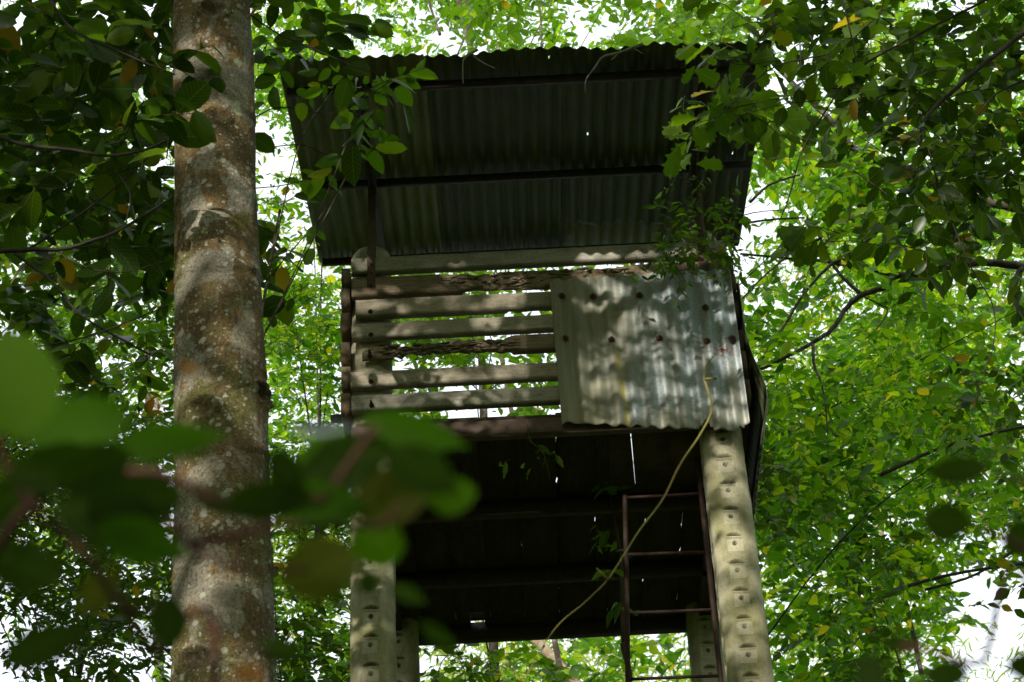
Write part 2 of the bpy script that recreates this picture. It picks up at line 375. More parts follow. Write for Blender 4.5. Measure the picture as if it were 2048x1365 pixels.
def post_mesh(top):
    """cast post: chamfered square section, pitted on every side, rows of lens pits and holed panels"""
    zs = np.concatenate([np.linspace(-.3, 5.4, 20), np.arange(5.45, top-.12, .0052), top-.12+.12*np.sin(np.linspace(0, math.pi/2, 9))])
    th = np.concatenate([k*math.pi/2+np.concatenate([np.linspace(-.44, .44, 25), np.linspace(.53, 1.04, 6)]) for k in range(4)]); n = len(th)
    A, Zg = np.meshgrid(th, zs)
    ca, sa = np.cos(A), np.sin(A)
    R0 = .127
    p = 5.0
    rad = R0/((np.abs(ca)**p+np.abs(sa)**p)**(1/p))
    rad = np.minimum(rad, .142)
    taper = 1+.035*(top-Zg)/4; 
    dome = np.clip((Zg-(top-.12))/.12, 0, 1); rad = rad*taper*np.sqrt(np.clip(1-dome**2, 0.0004, 1))
    # faces: local u across a face
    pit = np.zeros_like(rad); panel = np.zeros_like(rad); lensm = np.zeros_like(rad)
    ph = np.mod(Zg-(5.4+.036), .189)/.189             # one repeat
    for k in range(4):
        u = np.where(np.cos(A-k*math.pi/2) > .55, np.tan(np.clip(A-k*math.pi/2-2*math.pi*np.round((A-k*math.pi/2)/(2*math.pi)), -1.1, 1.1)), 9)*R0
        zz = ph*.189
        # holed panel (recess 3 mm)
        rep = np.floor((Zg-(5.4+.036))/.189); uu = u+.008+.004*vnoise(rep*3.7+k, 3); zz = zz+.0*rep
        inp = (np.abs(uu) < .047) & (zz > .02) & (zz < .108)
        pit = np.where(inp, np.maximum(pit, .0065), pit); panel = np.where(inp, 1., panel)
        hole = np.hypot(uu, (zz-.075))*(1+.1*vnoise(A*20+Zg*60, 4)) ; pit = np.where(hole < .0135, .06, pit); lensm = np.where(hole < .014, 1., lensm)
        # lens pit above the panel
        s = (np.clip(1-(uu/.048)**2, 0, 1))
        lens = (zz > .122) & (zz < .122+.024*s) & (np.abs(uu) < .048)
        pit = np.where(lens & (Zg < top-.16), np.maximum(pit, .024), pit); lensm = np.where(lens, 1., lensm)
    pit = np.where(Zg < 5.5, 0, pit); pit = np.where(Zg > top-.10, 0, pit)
    rad = rad-pit-.004*np.clip(vnoise(Zg*7+A*2.3, 41)+vnoise(Zg*19-A*5, 42)-1.0, 0, 1)*(np.abs(np.sin(2*A)) > .55)+.0016*vnoise(Zg*30+A*3, 5)+.004*vnoise(Zg*4+3*np.cos(A), 8)
    V = np.stack([rad*ca, rad*sa, Zg], -1).reshape(-1, 3)
    m = len(zs); i = np.arange((m-1)*n); r_ = i//n; c_ = i % n
    F = np.stack([r_*n+c_, r_*n+(c_+1) % n, (r_+1)*n+(c_+1) % n, (r_+1)*n+c_], 1)
    V = np.vstack([V, [0, 0, top]]); k = np.arange(n)
    T = np.stack([np.full(n, len(V)-1), (m-1)*n+k, (m-1)*n+(k+1) % n], 1)
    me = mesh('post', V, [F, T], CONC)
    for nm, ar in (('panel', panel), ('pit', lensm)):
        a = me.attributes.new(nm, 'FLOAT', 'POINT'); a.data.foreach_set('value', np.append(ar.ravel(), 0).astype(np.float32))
    return me
pm = post_mesh(Z(9.44)); pm2 = post_mesh(Z(8.15))
for me, x, y, rz in ((pm, 0.0, 0, 0), (pm, 2.175, 0, .012), (pm2, .02, 2.3, math.pi/2), (pm2, 2.17, 2.3, math.pi)):
    o = link('post', me, TW, 'concrete post of the tower with a column of pits and bolt holes'); o.location = (x, y, 0); o.rotation_euler.z = rz

def plank(name, x0, x1, z0, z1, y0=-.205, t=.055, mat=None, rot=0.0, seed=0, rag=.0009, decay=None, parent=TW, label=None, tilt=(0, 0)):
    """a rail along X with worn edges; decay(x) gives (eaten from the bottom, eaten from the top, depth scale)"""
    n = max(14, int((x1-x0)/.012)); xs = np.linspace(x0, x1, n); m = 7
    V = []; fs = []
    for i, x in enumerate(xs):
        dz = tilt[0]+(tilt[1]-tilt[0])*i/(n-1)
        b, tp, dp = (0, 0, 1) if decay is None else decay(x)
        e = .05 if i in (0, n-1) else 1
        lo = z0+dz+rag*vnoise(x*25, seed)+rag*vnoise(x*90, seed+3)+b; hi = z1+dz+rag*vnoise(x*21, seed+1)+rag*vnoise(x*80, seed+7)-tp
        if hi < lo+.004: hi = lo+.004
        fr = []                                          # front profile with splintered layers
        for j in range(m):
            f = j/(m-1); dy = .0
            if decay is not None: dy -= (1-dp)*(.5+.5*vnoise(x*38+j*9.1, seed+j))*.045
            fr.append((x, y0-dy+ (0.0), lo+(hi-lo)*f))
        bk = [(x, y0+t*(.7 if decay is not None and dp < .9 else 1), hi), (x, y0+t*(.7 if decay is not None and dp < .9 else 1), lo)]
        V += fr+bk
    k = m+2
    for i in range(n-1):
        for j in range(k): fs.append([i*k+j, (i+1)*k+j, (i+1)*k+(j+1) % k, i*k+(j+1) % k])
    V = np.array(V); V[:, 1] = np.where(V[:, 1] < y0-.003, 2*y0-V[:, 1], V[:, 1]) if decay is not None else V[:, 1]
    c0, c1 = len(V), len(V)+1
    V = np.vstack([V, V[:k].mean(0), V[-k-0:].mean(0)])
    T = [[c0, j, (j+1) % k] for j in range(k)]+[[c1, (n-1)*k+(j+1) % k, (n-1)*k+j] for j in range(k)]
    return link(name, mesh(name, V, [np.array(fs), np.array(T)], mat or WOOD), parent, label)

def decay2(x):
    a = np.clip((x-.45)/.3, 0, 1)*np.clip((1.9-x)/.5, 0, 1)
    return (.028*a*max(0, vnoise(x*9, 4)+.25), .028*a*max(0, .1+vnoise(x*13, 6)), 1-.8*a*max(0, .45+vnoise(x*6, 9)))
def decay3(x):
    a = np.clip((x-.6)/.3, 0, 1)
    return (.012*a*max(0, vnoise(x*14, 14)), .006*a, 1-.35*a*max(0, vnoise(x*12, 11)))
def decay5(x):
    a = 1-np.clip((x-.80)/.12, 0, 1)
    b = .035+.02*vnoise(x*11, 21)+.012*vnoise(x*40, 22)
    tp = .018+.018*vnoise(x*9, 25)+.010*vnoise(x*35, 26)
    if x < .15: b = .012; tp += .045*(1-(x+.05)/.2)
    return (max(0, b*a)-.018*a, max(0, tp*a), 1-.75*a)
plank('slat', -.12, 2.33, Z(9.10), Z(9.215), seed=1, mat=WOOD)
plank('slat', -.117, 2.33, Z(8.905), Z(9.045), seed=2, mat=WOOD_ROT, decay=decay2, label='slat second from the top, split and rotten along its middle')
plank('slat', -.09, 2.25, Z(8.735), Z(8.862), seed=3, decay=decay3, label='slat with long cracks towards the metal sheet')
plank('slat', -.116, 2.3, Z(8.56), Z(8.668), seed=4)
plank('slat', -.05, 2.3, Z(8.40), Z(8.515), seed=5, mat=WOOD_ROT, decay=decay5, label='crumbled slat eaten away to a ragged strip on its left half')
plank('slat', -.122, 2.3, Z(8.175), Z(8.284), seed=6)
plank('slat', -.115, 2.3, Z(7.99), Z(8.10), seed=8)
# splinters of the rotten slats
mb = MB()
for q in range(150):
    top = q < 60
    x = rng.uniform(.5, 1.75) if top else rng.uniform(.05, .95)
    z = Z(rng.uniform(8.92, 9.03)) if top else Z(rng.uniform(8.40, 8.49))
    L = rng.uniform(.03, .13); h = rng.uniform(.002, .007)
    y = -.212-rng.uniform(0, .008)
    mb.add([[x-L/2, y+.01, z], [x+L*.1, y, z-h], [x+L/2, y+.008, z+rng.normal(0, .004)], [x+L*.05, y-.002, z+h], [x, y+.03, z]],
           [np.array([[0, 1, 3], [1, 2, 3], [0, 4, 1], [1, 4, 2], [2, 4, 3], [3, 4, 0]])])
mb.build('splinter', WOOD_ROT, TW, kind='stuff')

# side rails, seen by their sawn ends left of the front post
def rail_y(x0, x1, y0, y1, z0, z1, seed, mat=WOOD_SIDE, name='side_rail', label=None, parent=TW):
    n = 24; ys = np.linspace(y0, y1, n); V = []
    for i, y in enumerate(ys):
        a = .003*vnoise(y*7, seed); b = .003*vnoise(y*9, seed+1); c = .002*vnoise(y*5, seed+2)
        V += [(x0+c, y, z0+a), (x1+c, y, z0+a), (x1+c, y, z1+b), (x0+c, y, z1+b)]
    F = [[i*4+j, i*4+(j+1) % 4, (i+1)*4+(j+1) % 4, (i+1)*4+j] for i in range(n-1) for j in range(4)]+[[0, 3, 2, 1], [(n-1)*4+j for j in range(4)]]
    return link(name, mesh(name, V, [np.array(F)], mat), parent, label)
for i, (a, b) in enumerate(((9.03, 9.15), (8.86, 8.98), (8.65, 8.77), (8.40, 8.54), (8.21, 8.35), (8.0, 8.14))):
    dx = .004*vnoise(i*3.3, 2)
    rail_y(-.186+dx, -.128+dx, -.19+.02*vnoise(i*2.7, 5), 2.44, Z(a), Z(b), i)
    rail_y(2.335+dx, 2.385+dx, -.10+.02*vnoise(i*2.7, 9), 2.44, Z(a+.02), Z(b+.02), i+30)

# steel beams and joists
mb = MB(); mb.box((-.118, -.185, Z(7.768)), (2.31, -.178, Z(7.875))); mb.box((-.118, -.178, Z(7.868)), (2.31, -.12, Z(7.875))); mb.box((-.118, -.178, Z(7.768)), (2.31, -.12, Z(7.775)))
mb.build('front_beam', BEAM, TW)
for x in (-.05, 2.13):
    mb = MB(); mb.box((x, -.11, Z(7.775)), (x+.09, 2.40, Z(7.872))); mb.build('side_beam', STEEL, TW)
for y in (.72, 1.56):
    mb = MB(); mb.box((-.10, y, Z(7.775)), (2.28, y+.075, Z(7.873))); mb.build('joist', STEEL, TW)
mb = MB(); mb.box((.0, 2.33, Z(7.79)), (2.2, 2.43, Z(7.903))); mb.build('rear_beam', STEEL, TW)
mb = MB(); mb.box((.14, 2.36, Z(7.955)), (2.05, 2.40, Z(8.10))); mb.build('rear_kickboard', WOOD_FLOOR, TW)
mb = MB(); mb.box((-.37, 1.06, Z(8.83)), (.1, 1.11, Z(8.87))); mb.build('rail_bar', STEEL, TW)

# floor boards, with slits where their edges are worn
bounds = [-.09, .18, .42, .665, .905, 1.15, 1.40, 1.49, 1.735, 1.98, 2.27]
slits = [(1.98, 1.10, .13, .012), (1.98, 1.48, .05, .016), (1.98, 1.73, .03, .030), (1.98, 2.1, .07, .014), (1.98, 2.30, .03, .02),
         (.42, 2.21, .07, .012), (.665, 2.21, .07, .008), (.905, 2.21, .06, .005), (1.15, 2.21, .06, .010), (1.15, .55, .05, .014),
         (1.15, .08, .06, .006), (.42, .06, .05, .01), (1.735, 1.08, .05, .006), (1.735, .62, .02, .008), (1.40, 1.05, .05, .006), (1.40, 2.2, .03, .01),
         (1.49, 2.22, .03, .02), (1.735, 2.25, .02, .012), (2.13, 2.25, .02, .01), (.905, 1.3, .02, .006), (1.15, 1.9, .03, .008), (.665, .45, .02, .006), (1.735, 1.85, .04, .008), (1.735, 1.40, .015, .008), (1.49, 1.95, .02, .007), (1.98, .9, .02, .006)]
def board(x0, x1, y0, y1, z0=7.876, seed=0, mat=WOOD_FLOOR, label=None):
    z0 = z0+.006*((seed*7) % 4)/1.5
    n = int((y1-y0)/.01)+2; ys = np.linspace(y0, y1, n); V = []
    for y in ys:
        a = x0+.0001; b = x1-.0001
        for (sx, sy, sl_, sw) in slits:
            g = .7*sw*max(0, 1-((y-sy)/sl_)**4)*.6
            if abs(sx-x0) < .01: a += g
            if abs(sx-x1) < .01: b -= g
        V += [(a, y, Z(z0)), (b, y, Z(z0)), (b, y, Z(z0+.032)), (a, y, Z(z0+.032))]
    F = [[i*4+j, i*4+(j+1) % 4, (i+1)*4+(j+1) % 4, (i+1)*4+j] for i in range(n-1) for j in range(4)]+[[0, 3, 2, 1], [(n-1)*4+j for j in range(4)]]
    return link('floor_board', mesh('floor_board', V, [np.array(F)], mat), TW, label)
for i in range(len(bounds)-1):
    a, b = bounds[i], bounds[i+1]
    y0 = .66 if 1.45 < a < 2.0 and b < 2.1 else -.17
    if abs(a-.42) < .01:
        board(a, .52, y0, 2.34, seed=i); board(.52, .62, y0, 2.15, seed=i+20, label='floor board cut short at the back edge'); board(.62, b, y0, 2.34, seed=i+40)
    else: board(a, b, y0, 2.34, seed=i)
# hatch: three lighter boards lying askew over the ladder opening
for k, (xa, xb, xc, xd) in enumerate(((1.42, 1.607, 1.42, 1.665), (1.6125, 1.86, 1.6655, 1.89), (1.8605, 2.12, 1.8905, 2.12))):
    V = np.array([(xa, -.12, Z(7.885)), (xb, -.12, Z(7.885)), (xd, .70, Z(7.885)), (xc, .70, Z(7.885))]); V2 = V+[0, 0, .028]
    link('hatch_board', mesh('hatch_board', np.vstack([V, V2]), [np.array([[0, 3, 2, 1], [4, 5, 6, 7], [0, 1, 5, 4], [1, 2, 6, 5], [2, 3, 7, 6], [3, 0, 4, 7]])], WOOD_HATCH), TW)

# bolts
def bolt_mesh(L=.016, r=.017):
    mb = MB(); a = np.arange(6)*math.pi/3
    for (y0, y1, rr, n) in ((0, .004, r*1.35, 12), (.004, .004+L, r*.75, 6), (.004+L, .008+L*1.5, r*.38, 8)):
        an = np.arange(n)*2*math.pi/n
        V = np.vstack([np.stack([rr*np.cos(an), np.full(n, -y0), rr*np.sin(an)], 1), np.stack([rr*np.cos(an), np.full(n, -y1), rr*np.sin(an)], 1), [[0, -y1, 0]]])
        k = np.arange(n); mb.add(V, [np.stack([k, (k+1) % n, (k+1) % n+n, k+n], 1), np.stack([k+n, (k+1) % n+n, np.full(n, 2*n)], 1)])
    return mb
bm_ = bolt_mesh(); BOLT = mesh('bolt', np.concatenate(bm_.V), [np.concatenate(bm_.F[4]), np.concatenate(bm_.F[3])], RUST)
def bolt(px, py, Y, parent=TW, s=1.0, long=1.0, off=(0, 0, 0)):
    o = link('bolt', BOLT, parent); P = at(px, py, Y)-np.array(off); o.location = tuple(P); o.scale = (s, s*long, s); o.rotation_euler = (0, random.uniform(0, 1), 0); return o
for px, py, lg in ((741, 624, 1), (742, 670, 1), (740, 713, 3.2), (742, 764, 1), (743, 812, 2.5)): bolt(px, py, -.206, s=.75, long=lg)
bolt(747, 873, -.187, s=.8, long=3)

# wall sheet
WX, WZ = 1.167, Z(7.66)
def wall_sheet():
    W_, H = 1.17, 1.29; nx, nz = 170, 60; X = np.linspace(0, W_, nx+1); V = []
    for j in range(nz+1):
        v = j/nz
        for x in X:
            u = x/W_
            zt = 1.262+.030*u; zb = .13-.125*u+.006*math.sin(x*70)
            if u > .93: zb += .015*(u-.93)/.07
            z = zb+(zt-zb)*v+.004*vnoise(x*30+v*2, 3)*(1 if v in (0, 1) else .2)
            phase = 2*math.pi*(x+.012*v*u)/.1035
            amp = .0125*(1-.15*u)*(1+.15*vnoise(x*6+v, 6))
            y = -.012+amp*math.cos(phase)-.010*vnoise(x*2.5+v*1.5, 12)
            y += -.02*math.exp(-(((x-.98)/.03)**2+((z-.38)/.025)**2))+.012*math.exp(-(((x-1.07)/.06)**2+((z-.62)/.06)**2))
            V.append((x+.018*(1-v)*(1-u), y, z))
    i = np.arange(nz*(nx+1)).reshape(nz, nx+1)[:, :nx].ravel()
    F = np.stack([i, i+1, i+nx+2, i+nx+1], 1)
    cx = i % (nx+1); rz = i//(nx+1)
    keep = np.ones(len(F), bool)
    for (a, b, c, d) in ((124, 137, 0, 0), (127, 134, 1, 1), (129, 132, 2, 2), (160, 170, 0, 0), (165, 170, 1, 1)):
        keep &= ~((cx >= a) & (cx < b) & (rz >= c) & (rz <= d))
    keep &= ~((np.abs(cx-143) <= 1) & (rz == 17))
    me = mesh('wall_sheet', V, [F[keep]], ZINC, smooth=True)
    o = link('wall_sheet', me, TW, 'grey corrugated metal sheet bolted over the right of the railing'); o.location = (WX, -.222, WZ)
    m = o.modifiers.new('thickness', 'SOLIDIFY'); m.thickness = .0015
    return o
ws = wall_sheet()
for px, py in ((1124, 593), (1186, 594), (1279, 592), (1411, 616), (1130, 678), (1223, 680), (1319, 677), (1414, 683), (1464, 677)):
    bolt(px, py, -.248, ws, s=1.0, off=(WX, -.222, WZ))

# right side wall: a dark sheet hanging outside the side rails, its foot bulging outwards
ny, nz = 150, 16; V = []
for j in range(nz+1):
    z = 7.68+1.28*j/nz; q = (z-7.68)/1.28
    bul = .085*math.exp(-((q-.28)/.22)**2)
    for i in range(ny+1):
        y = -.12+2.4*i/ny; V.append((2.40+bul*(1-.3*i/ny)+.008*math.cos(2*math.pi*y/.0905), y, Z(z)))
i = np.arange(nz*(ny+1)).reshape(nz, ny+1)[:, :ny].ravel()
o = link('side_sheet', mesh('side_sheet', V, [np.stack([i, i+1, i+ny+2, i+ny+1], 1)], ROOF_B, smooth=True), TW, 'dark metal sheet hanging on the right side, bulging at its foot')
m = o.modifiers.new('thickness', 'SOLIDIFY'); m.thickness = .002

# uprights (steel angle), rafters, purlins
def upright(x0, z0, x1, z1, w_=.052):
    mb = MB()
    for (dx0, dx1, y0, y1) in ((0, w_, -.215, -.209), (w_-.006, w_, -.209, -.16)):
        a = [(x0+dx0, y0, z0), (x0+dx1, y0, z0), (x0+dx1, y1, z0), (x0+dx0, y1, z0), (x1+dx0, y0, z1), (x1+dx1, y0, z1), (x1+dx1, y1, z1), (x1+dx0, y1, z1)]
        mb.add(a, [np.array([[0, 3, 2, 1], [4, 5, 6, 7], [0, 1, 5, 4], [1, 2, 6, 5], [2, 3, 7, 6], [3, 0, 4, 7]])])
    return mb.build('upright', BEAM, TW)
u1 = upright(-.016, Z(8.965), -.007, Z(9.93)); u2 = upright(2.147, Z(8.975), 2.172, Z(9.93), .058)
for (px, py) in ((743, 530), (743, 548), (742, 572)): bolt(px, py, -.216, u1, s=.5)
for (px, py) in ((1388, 372), (1393, 420), (1403, 520)): bolt(px, py, -.216, u2, s=.6)
SLP = .2083; RZ = lambda y: Z(9.9578+SLP*(y+.1))
ang = math.atan(SLP); RX = [[1, 0, 0], [0, math.cos(ang), -math.sin(ang)], [0, math.sin(ang), math.cos(ang)]]
def sloped(x0, x1, y0, y1, zt, zb):
    V = [(x, y, RZ(y)+z) for x in (x0, x1) for y in (y0, y1) for z in (zb, zt)]
    mb = MB(); mb.add(V, [np.array([[0, 1, 3, 2], [4, 6, 7, 5], [0, 4, 5, 1], [2, 3, 7, 6], [0, 2, 6, 4], [1, 5, 7, 3]])]); return mb
for x in (-.005, 2.16): sloped(x, x+.05, -1.50, 1.02, -.052, -.105).build('rafter', STEEL, TW)
for y in (-1.33, -.155, .93): sloped(-.43, 2.585, y, y+.05, -.004, -.050).build('purlin', STEEL, TW)
# roof sheets
def roof_sheet(x0, x1, y0, y1, dz, mat, seed, label, torn=None, holes=(), rag=.03):
    pitch = .088; nx = int(round((x1-x0)/pitch*10)); ny = 70; X = np.linspace(x0, x1, nx+1); V = []
    for j in range(ny+1):
        for x in X:
            ya = y0+rag*vnoise(x*3.1, seed)+rag*.5*vnoise(x*9, seed+2)
            yb = y1+rag*.4*vnoise(x*3, seed+1) if torn is None else y1+torn(x)
            y = ya+(yb-ya)*j/ny
            bend = -.02*max(0, (-1.35-y))*(1+vnoise(x*2, seed+4))
            z = RZ(y)+.014+dz+.0125*math.sin(2*math.pi*x/pitch)*(1+.1*vnoise(x*5+y, seed))+.004*vnoise(x*2+y*1.3, seed+6)+bend
            V.append((x, y, z))
    i = np.arange(ny*(nx+1)).reshape(ny, nx+1)[:, :nx].ravel(); F = np.stack([i, i+1, i+nx+2, i+nx+1], 1)
    cen = np.array(V)[F].mean(1); keep = np.ones(len(F), bool)
    for (hx, hy, hr) in holes: keep &= np.hypot((cen[:, 0]-hx), (cen[:, 1]-hy)*.7) > hr
    o = link('roof_sheet', mesh('roof_sheet', V, [F[keep]], mat, smooth=True), TW, label)
    m = o.modifiers.new('thickness', 'SOLIDIFY'); m.thickness = .0012; return o
roof_sheet(-.455, .445, -1.60, 1.02, 0, ROOF_A, 1, 'algae stained roof sheet at the left edge', holes=((.33, -1.12, .006),))
roof_sheet(.425, 1.33, -1.59, 1.02, .006, ROOF_B, 2, 'dark roof sheet left of the middle', holes=((.75, -.62, .004), (1.22, -1.50, .012)))
roof_sheet(1.31, 2.24, -1.60, .66, .0, ROOF_B, 3, 'dark roof sheet with a torn back edge', torn=lambda x: .06*vnoise(x*8, 3)+.04*vnoise(x*23, 4)-.10*max(0, (x-1.9)), holes=((1.45, -.93, .009), (1.63, -1.22, .007), (1.47, -.60, .005), (1.66, -1.19, .005)))
roof_sheet(1.30, 2.26, .35, 1.04, .024, ROOF_C, 4, 'pale roof sheet behind the torn one')
roof_sheet(2.20, 2.605, -1.58, 1.06, .012, ROOF_B, 5, 'narrow dark roof sheet at the right edge', holes=((2.46, -.22, .008),))

# ladder
LADR = steel('dull_rusty_iron', (.022, .014, .011), (.055, .028, .021))
LD = empty('ladder', (1.82, 2.6, 0), 'rusty iron rung ladder leaning up to the hatch between the right posts', 'ladder')
ox = np.array([1.82, 2.6, 0])
def lean(px, py):                                     # a point of the leaning ladder as seen at a pixel
    Y = .5
    for _ in range(30): P = at(px, py, Y); Y = .10+(Z(7.80)-P[2])*.27
    return at(px, py, Y)
rr_ = [(lean(1402, 988), lean(1250, 996)), (lean(1424, 1104), lean(1250, 1110)), (lean(1431, 1220), lean(1250, 1227)), (lean(1441, 1352), lean(1256, 1359))]
step = (rr_[3][0]-rr_[0][0])/3; step2 = (rr_[3][1]-rr_[0][1])/3
top_ = [rr_[0][0]-step*.62, rr_[0][1]-step2*.04]; k_ = (rr_[3][0][2])/(-step[2])
for a_, st_, hi_ in ((rr_[0][0], step, top_[0]), (rr_[0][1], step2, top_[1])):
    low = a_+st_*(a_[2]/-st_[2]); mb = MB(); mb.tube(np.array([low, a_, hi_])-ox, .016, 8); mb.build('stile', LADR, LD, smooth=True)
q_ = 0
while True:
    a_, b_ = (rr_[q_] if q_ < 4 else (rr_[3][0]+step*(q_-3), rr_[3][1]+step2*(q_-3)))
    if a_[2] < .25: break
    mb = MB(); mb.tube(np.array([a_, b_])-ox, .0105, 8); mb.build('rung', LADR, LD, smooth=True); q_ += 1

# ------------------------------------------------------------------ leaves
def tmpl(kind):
    """leaf outline in (along, across, lift), unit length and unit half width"""
    if kind == 'oval': side = [(0, 0), (.18, .62), (.45, 1), (.72, .78), (.9, .32), (1, 0)]
    elif kind == 'wide': side = [(0, 0), (.1, .55), (.32, .98), (.6, 1), (.85, .62), (1, 0)]
    elif kind == 'lance': side = [(0, 0), (.25, .8), (.5, 1), (.8, .45), (1, 0)]
    elif kind == 'drip': side = [(0, 0), (.12, .5), (.35, 1), (.62, .82), (.82, .3), (1, 0)]
    elif kind == 'near': side = [(0, 0), (.06, .30), (.18, .72), (.36, 1), (.52, .97), (.68, .75), (.80, .46), (.90, .18), (1, 0)]
    elif kind == 'lobed': side = [(0, 0), (.12, .22), (.26, .40), (.36, .92), (.44, .58), (.56, .66), (.66, 1.0), (.70, .62), (.82, .70), (.93, .42), (.92, .16), (1, 0)]
    n = len(side); V = []; F = []
    lift = lambda u: -.10*u*u*1.2
    for (u, v) in side: V.append((u, 0, lift(u)-.0))
    for s in (1, -1):
        for (u, v) in side[1:-1]: V.append((u+(.0 if s > 0 else -.015), s*v, lift(u)+.16*abs(v)*(.5)))
    m = n-2
    for si, s in enumerate((1, -1)):
        b = n+si*m
        def q(*ids): F.append(list(ids) if s > 0 else list(ids)[::-1])
        q(0, 1, b); 
        for i in range(m-1): q(i+1, i+2, b+i+1, b+i)
        q(m, m+1, b+m-1)
    T = [f for f in F if len(f) == 3]; Q = [f for f in F if len(f) == 4]
    return np.array(V, float), np.array(T), np.array(Q).reshape(-1, 4)
SIMPLE = (np.array([(0, 0, 0), (.33, .85, .07), (.72, .62, .03), (1, 0, -.10), (.72, -.62, .03), (.33, -.85, .07)], float),
          np.zeros((0, 3), int), np.array([[0, 3, 2, 1], [0, 5, 4, 3]]))
TM = {k: tmpl(k) for k in ('oval', 'wide', 'lance', 'drip', 'lobed', 'near')}
TM['simple'] = SIMPLE
def norm(a): return a/(np.linalg.norm(a, axis=-1, keepdims=True)+1e-12)

def leaf_arrays(P, A, N, L, Wd, kind):
    V0, T0, Q0 = TM[kind]; n = len(P)
    A = norm(A); B = norm(np.cross(N, A)); N = np.cross(A, B)
    V = P[:, None]+A[:, None]*(V0[None, :, 0:1]*L[:, None, None])+B[:, None]*(V0[None, :, 1:2]*Wd[:, None, None])+N[:, None]*(V0[None, :, 2:3]*L[:, None, None])
    k = len(V0); off = (np.arange(n)*k)[:, None, None]
    T = (T0[None]+off).reshape(-1, 3) if len(T0) else T0; Q = (Q0[None]+off).reshape(-1, 4) if len(Q0) else Q0
    return V.reshape(-1, 3), T, Q

class Leaves:
    def __init__(s): s.P = []; s.A = []; s.N = []; s.L = []; s.W = []; s.tw = []
    def put(s, P, A, N, L, W): s.P.append(P); s.A.append(A); s.N.append(N); s.L.append(L); s.W.append(W)
    def twigs(s, S, D, length, n, L, Wd, droop=.25, flat=.6, jit=.25, hang=0.0, stem=True):
        """S starts, D directions; n leaves on each, alternate"""
        S = np.asarray(S); D = norm(np.asarray(D)); T = len(S)
        ln = length*rng.uniform(.6, 1.25, T)
        t = (np.arange(n)+.6)/n; t = t[None]+rng.uniform(-.3, .3, (T, n))/n
        Pp = S[:, None]+D[:, None]*(ln[:, None]*t)[..., None]; Pp[..., 2] -= droop*ln[:, None]*t**2
        up = np.array([0, 0, 1.0])
        sd = norm(np.cross(D, up)+1e-3)
        sgn = np.where(np.arange(n) % 2 == 0, 1, -1)[None, :, None]
        A = D[:, None]*.55+sd[:, None]*sgn*.85+rng.normal(0, jit, (T, n, 3)); A[..., 2] -= .12+hang
        N = up*flat+rng.normal(0, .35, (T, n, 3)); N[..., 2] = np.abs(N[..., 2])
        sc = rng.uniform(.5, 1.2, (T, n))*rng.uniform(.75, 1.2, (T, 1))
        s.put(Pp.reshape(-1, 3), A.reshape(-1, 3), N.reshape(-1, 3), (L*sc).ravel(), (Wd*sc*rng.uniform(.8, 1.2, (T, n))).ravel())
        if stem:
            q = np.stack([S, S+D*(ln*.5)[:, None]-up*(droop*ln*.25)[:, None], S+D*ln[:, None]-up*(droop*ln)[:, None]], 1); s.tw.append(q)
    def cat(s): return [np.concatenate(x) for x in (s.P, s.A, s.N, s.L, s.W)]

def twig_mesh(Q, r, mat, name, off):
    """Q: n x 3 x 3 polylines -> thin three-sided stems"""
    D = norm(Q[:, 2]-Q[:, 0]); A = norm(np.cross(D, [0.3, 0.2, 1.0])); B = np.cross(D, A); V = []
    for k, rr in ((0, r), (1, r*.75), (2, r*.35)):
        for a in (0, 2.09, 4.19): V.append(Q[:, k]+rr*(math.cos(a)*A+math.sin(a)*B))
    V = np.stack(V, 1)-off; base = []
    for k in (0, 1):
        for j in range(3): base.append([k*3+j, k*3+(j+1) % 3, k*3+3+(j+1) % 3, k*3+3+j])
    F = (np.array(base)[None]+(np.arange(len(Q))*9)[:, None, None]).reshape(-1, 4)
    return mesh(name, V.reshape(-1, 3), [F], mat)

LEAF_ME = {}
def own(me):
    a = me.attributes.new('own', 'FLOAT', 'FACE'); a.data.foreach_set('value', np.ones(len(me.polygons), np.float32)); return me
def finish_leaves(root, lv, kind, mat, far='simple', single=300, stem_r=.003, name='foliage', stem_mat=None, minpx=9):
    """the leaves that show largest become parts of their own, the rest one mass"""
    off = np.array(root.location); P, A, N, L, W = lv.cat()
    x, y, z = project(P+norm(A)*L[:, None]*.5)
    vis = (x > 0) & (x < 2048) & (y > 0) & (y < 1365) & (z > 0)
    size = np.where(vis, W*2*FPX/z, 0)
    order = np.argsort(-size); pick = order[:single]; pick = pick[size[pick] > minpx]
    me = LEAF_ME.get((kind, mat.name))
    if me is None:
        V0, T0, Q0 = TM[kind]; me = own(mesh('leaf', V0, [T0, Q0], mat, smooth=True)); LEAF_ME[(kind, mat.name)] = me
    An = norm(A); B = norm(np.cross(N, An)); Nn = np.cross(An, B)
    for i in pick:
        o = bpy.data.objects.new('leaf', me); COL.objects.link(o); o.parent = root
        a, b, c, p = An[i]*L[i], B[i]*W[i], Nn[i]*L[i], P[i]-off
        o.matrix_local = Matrix(((a[0], b[0], c[0], p[0]), (a[1], b[1], c[1], p[1]), (a[2], b[2], c[2], p[2]), (0, 0, 0, 1)))
    rest = np.ones(len(P), bool); rest[pick] = False
    if rest.sum():
        V, T, Q = leaf_arrays(P[rest]-off, A[rest], N[rest], L[rest], W[rest], far)
        nT = len(TM[far][1]); nQ = len(TM[far][2]); r = rng.random(rest.sum())
        rn = np.concatenate([np.repeat(r, nT), np.repeat(r, nQ)]) if nT else np.repeat(r, nQ)
        link(name, mesh(name, V, [T, Q] if nT else [Q], mat, rnd=rn), root, kind='stuff')
    if lv.tw: link('twigs', twig_mesh(np.concatenate(lv.tw), stem_r, stem_mat or TWIG, 'twigs', off), root, kind='stuff')

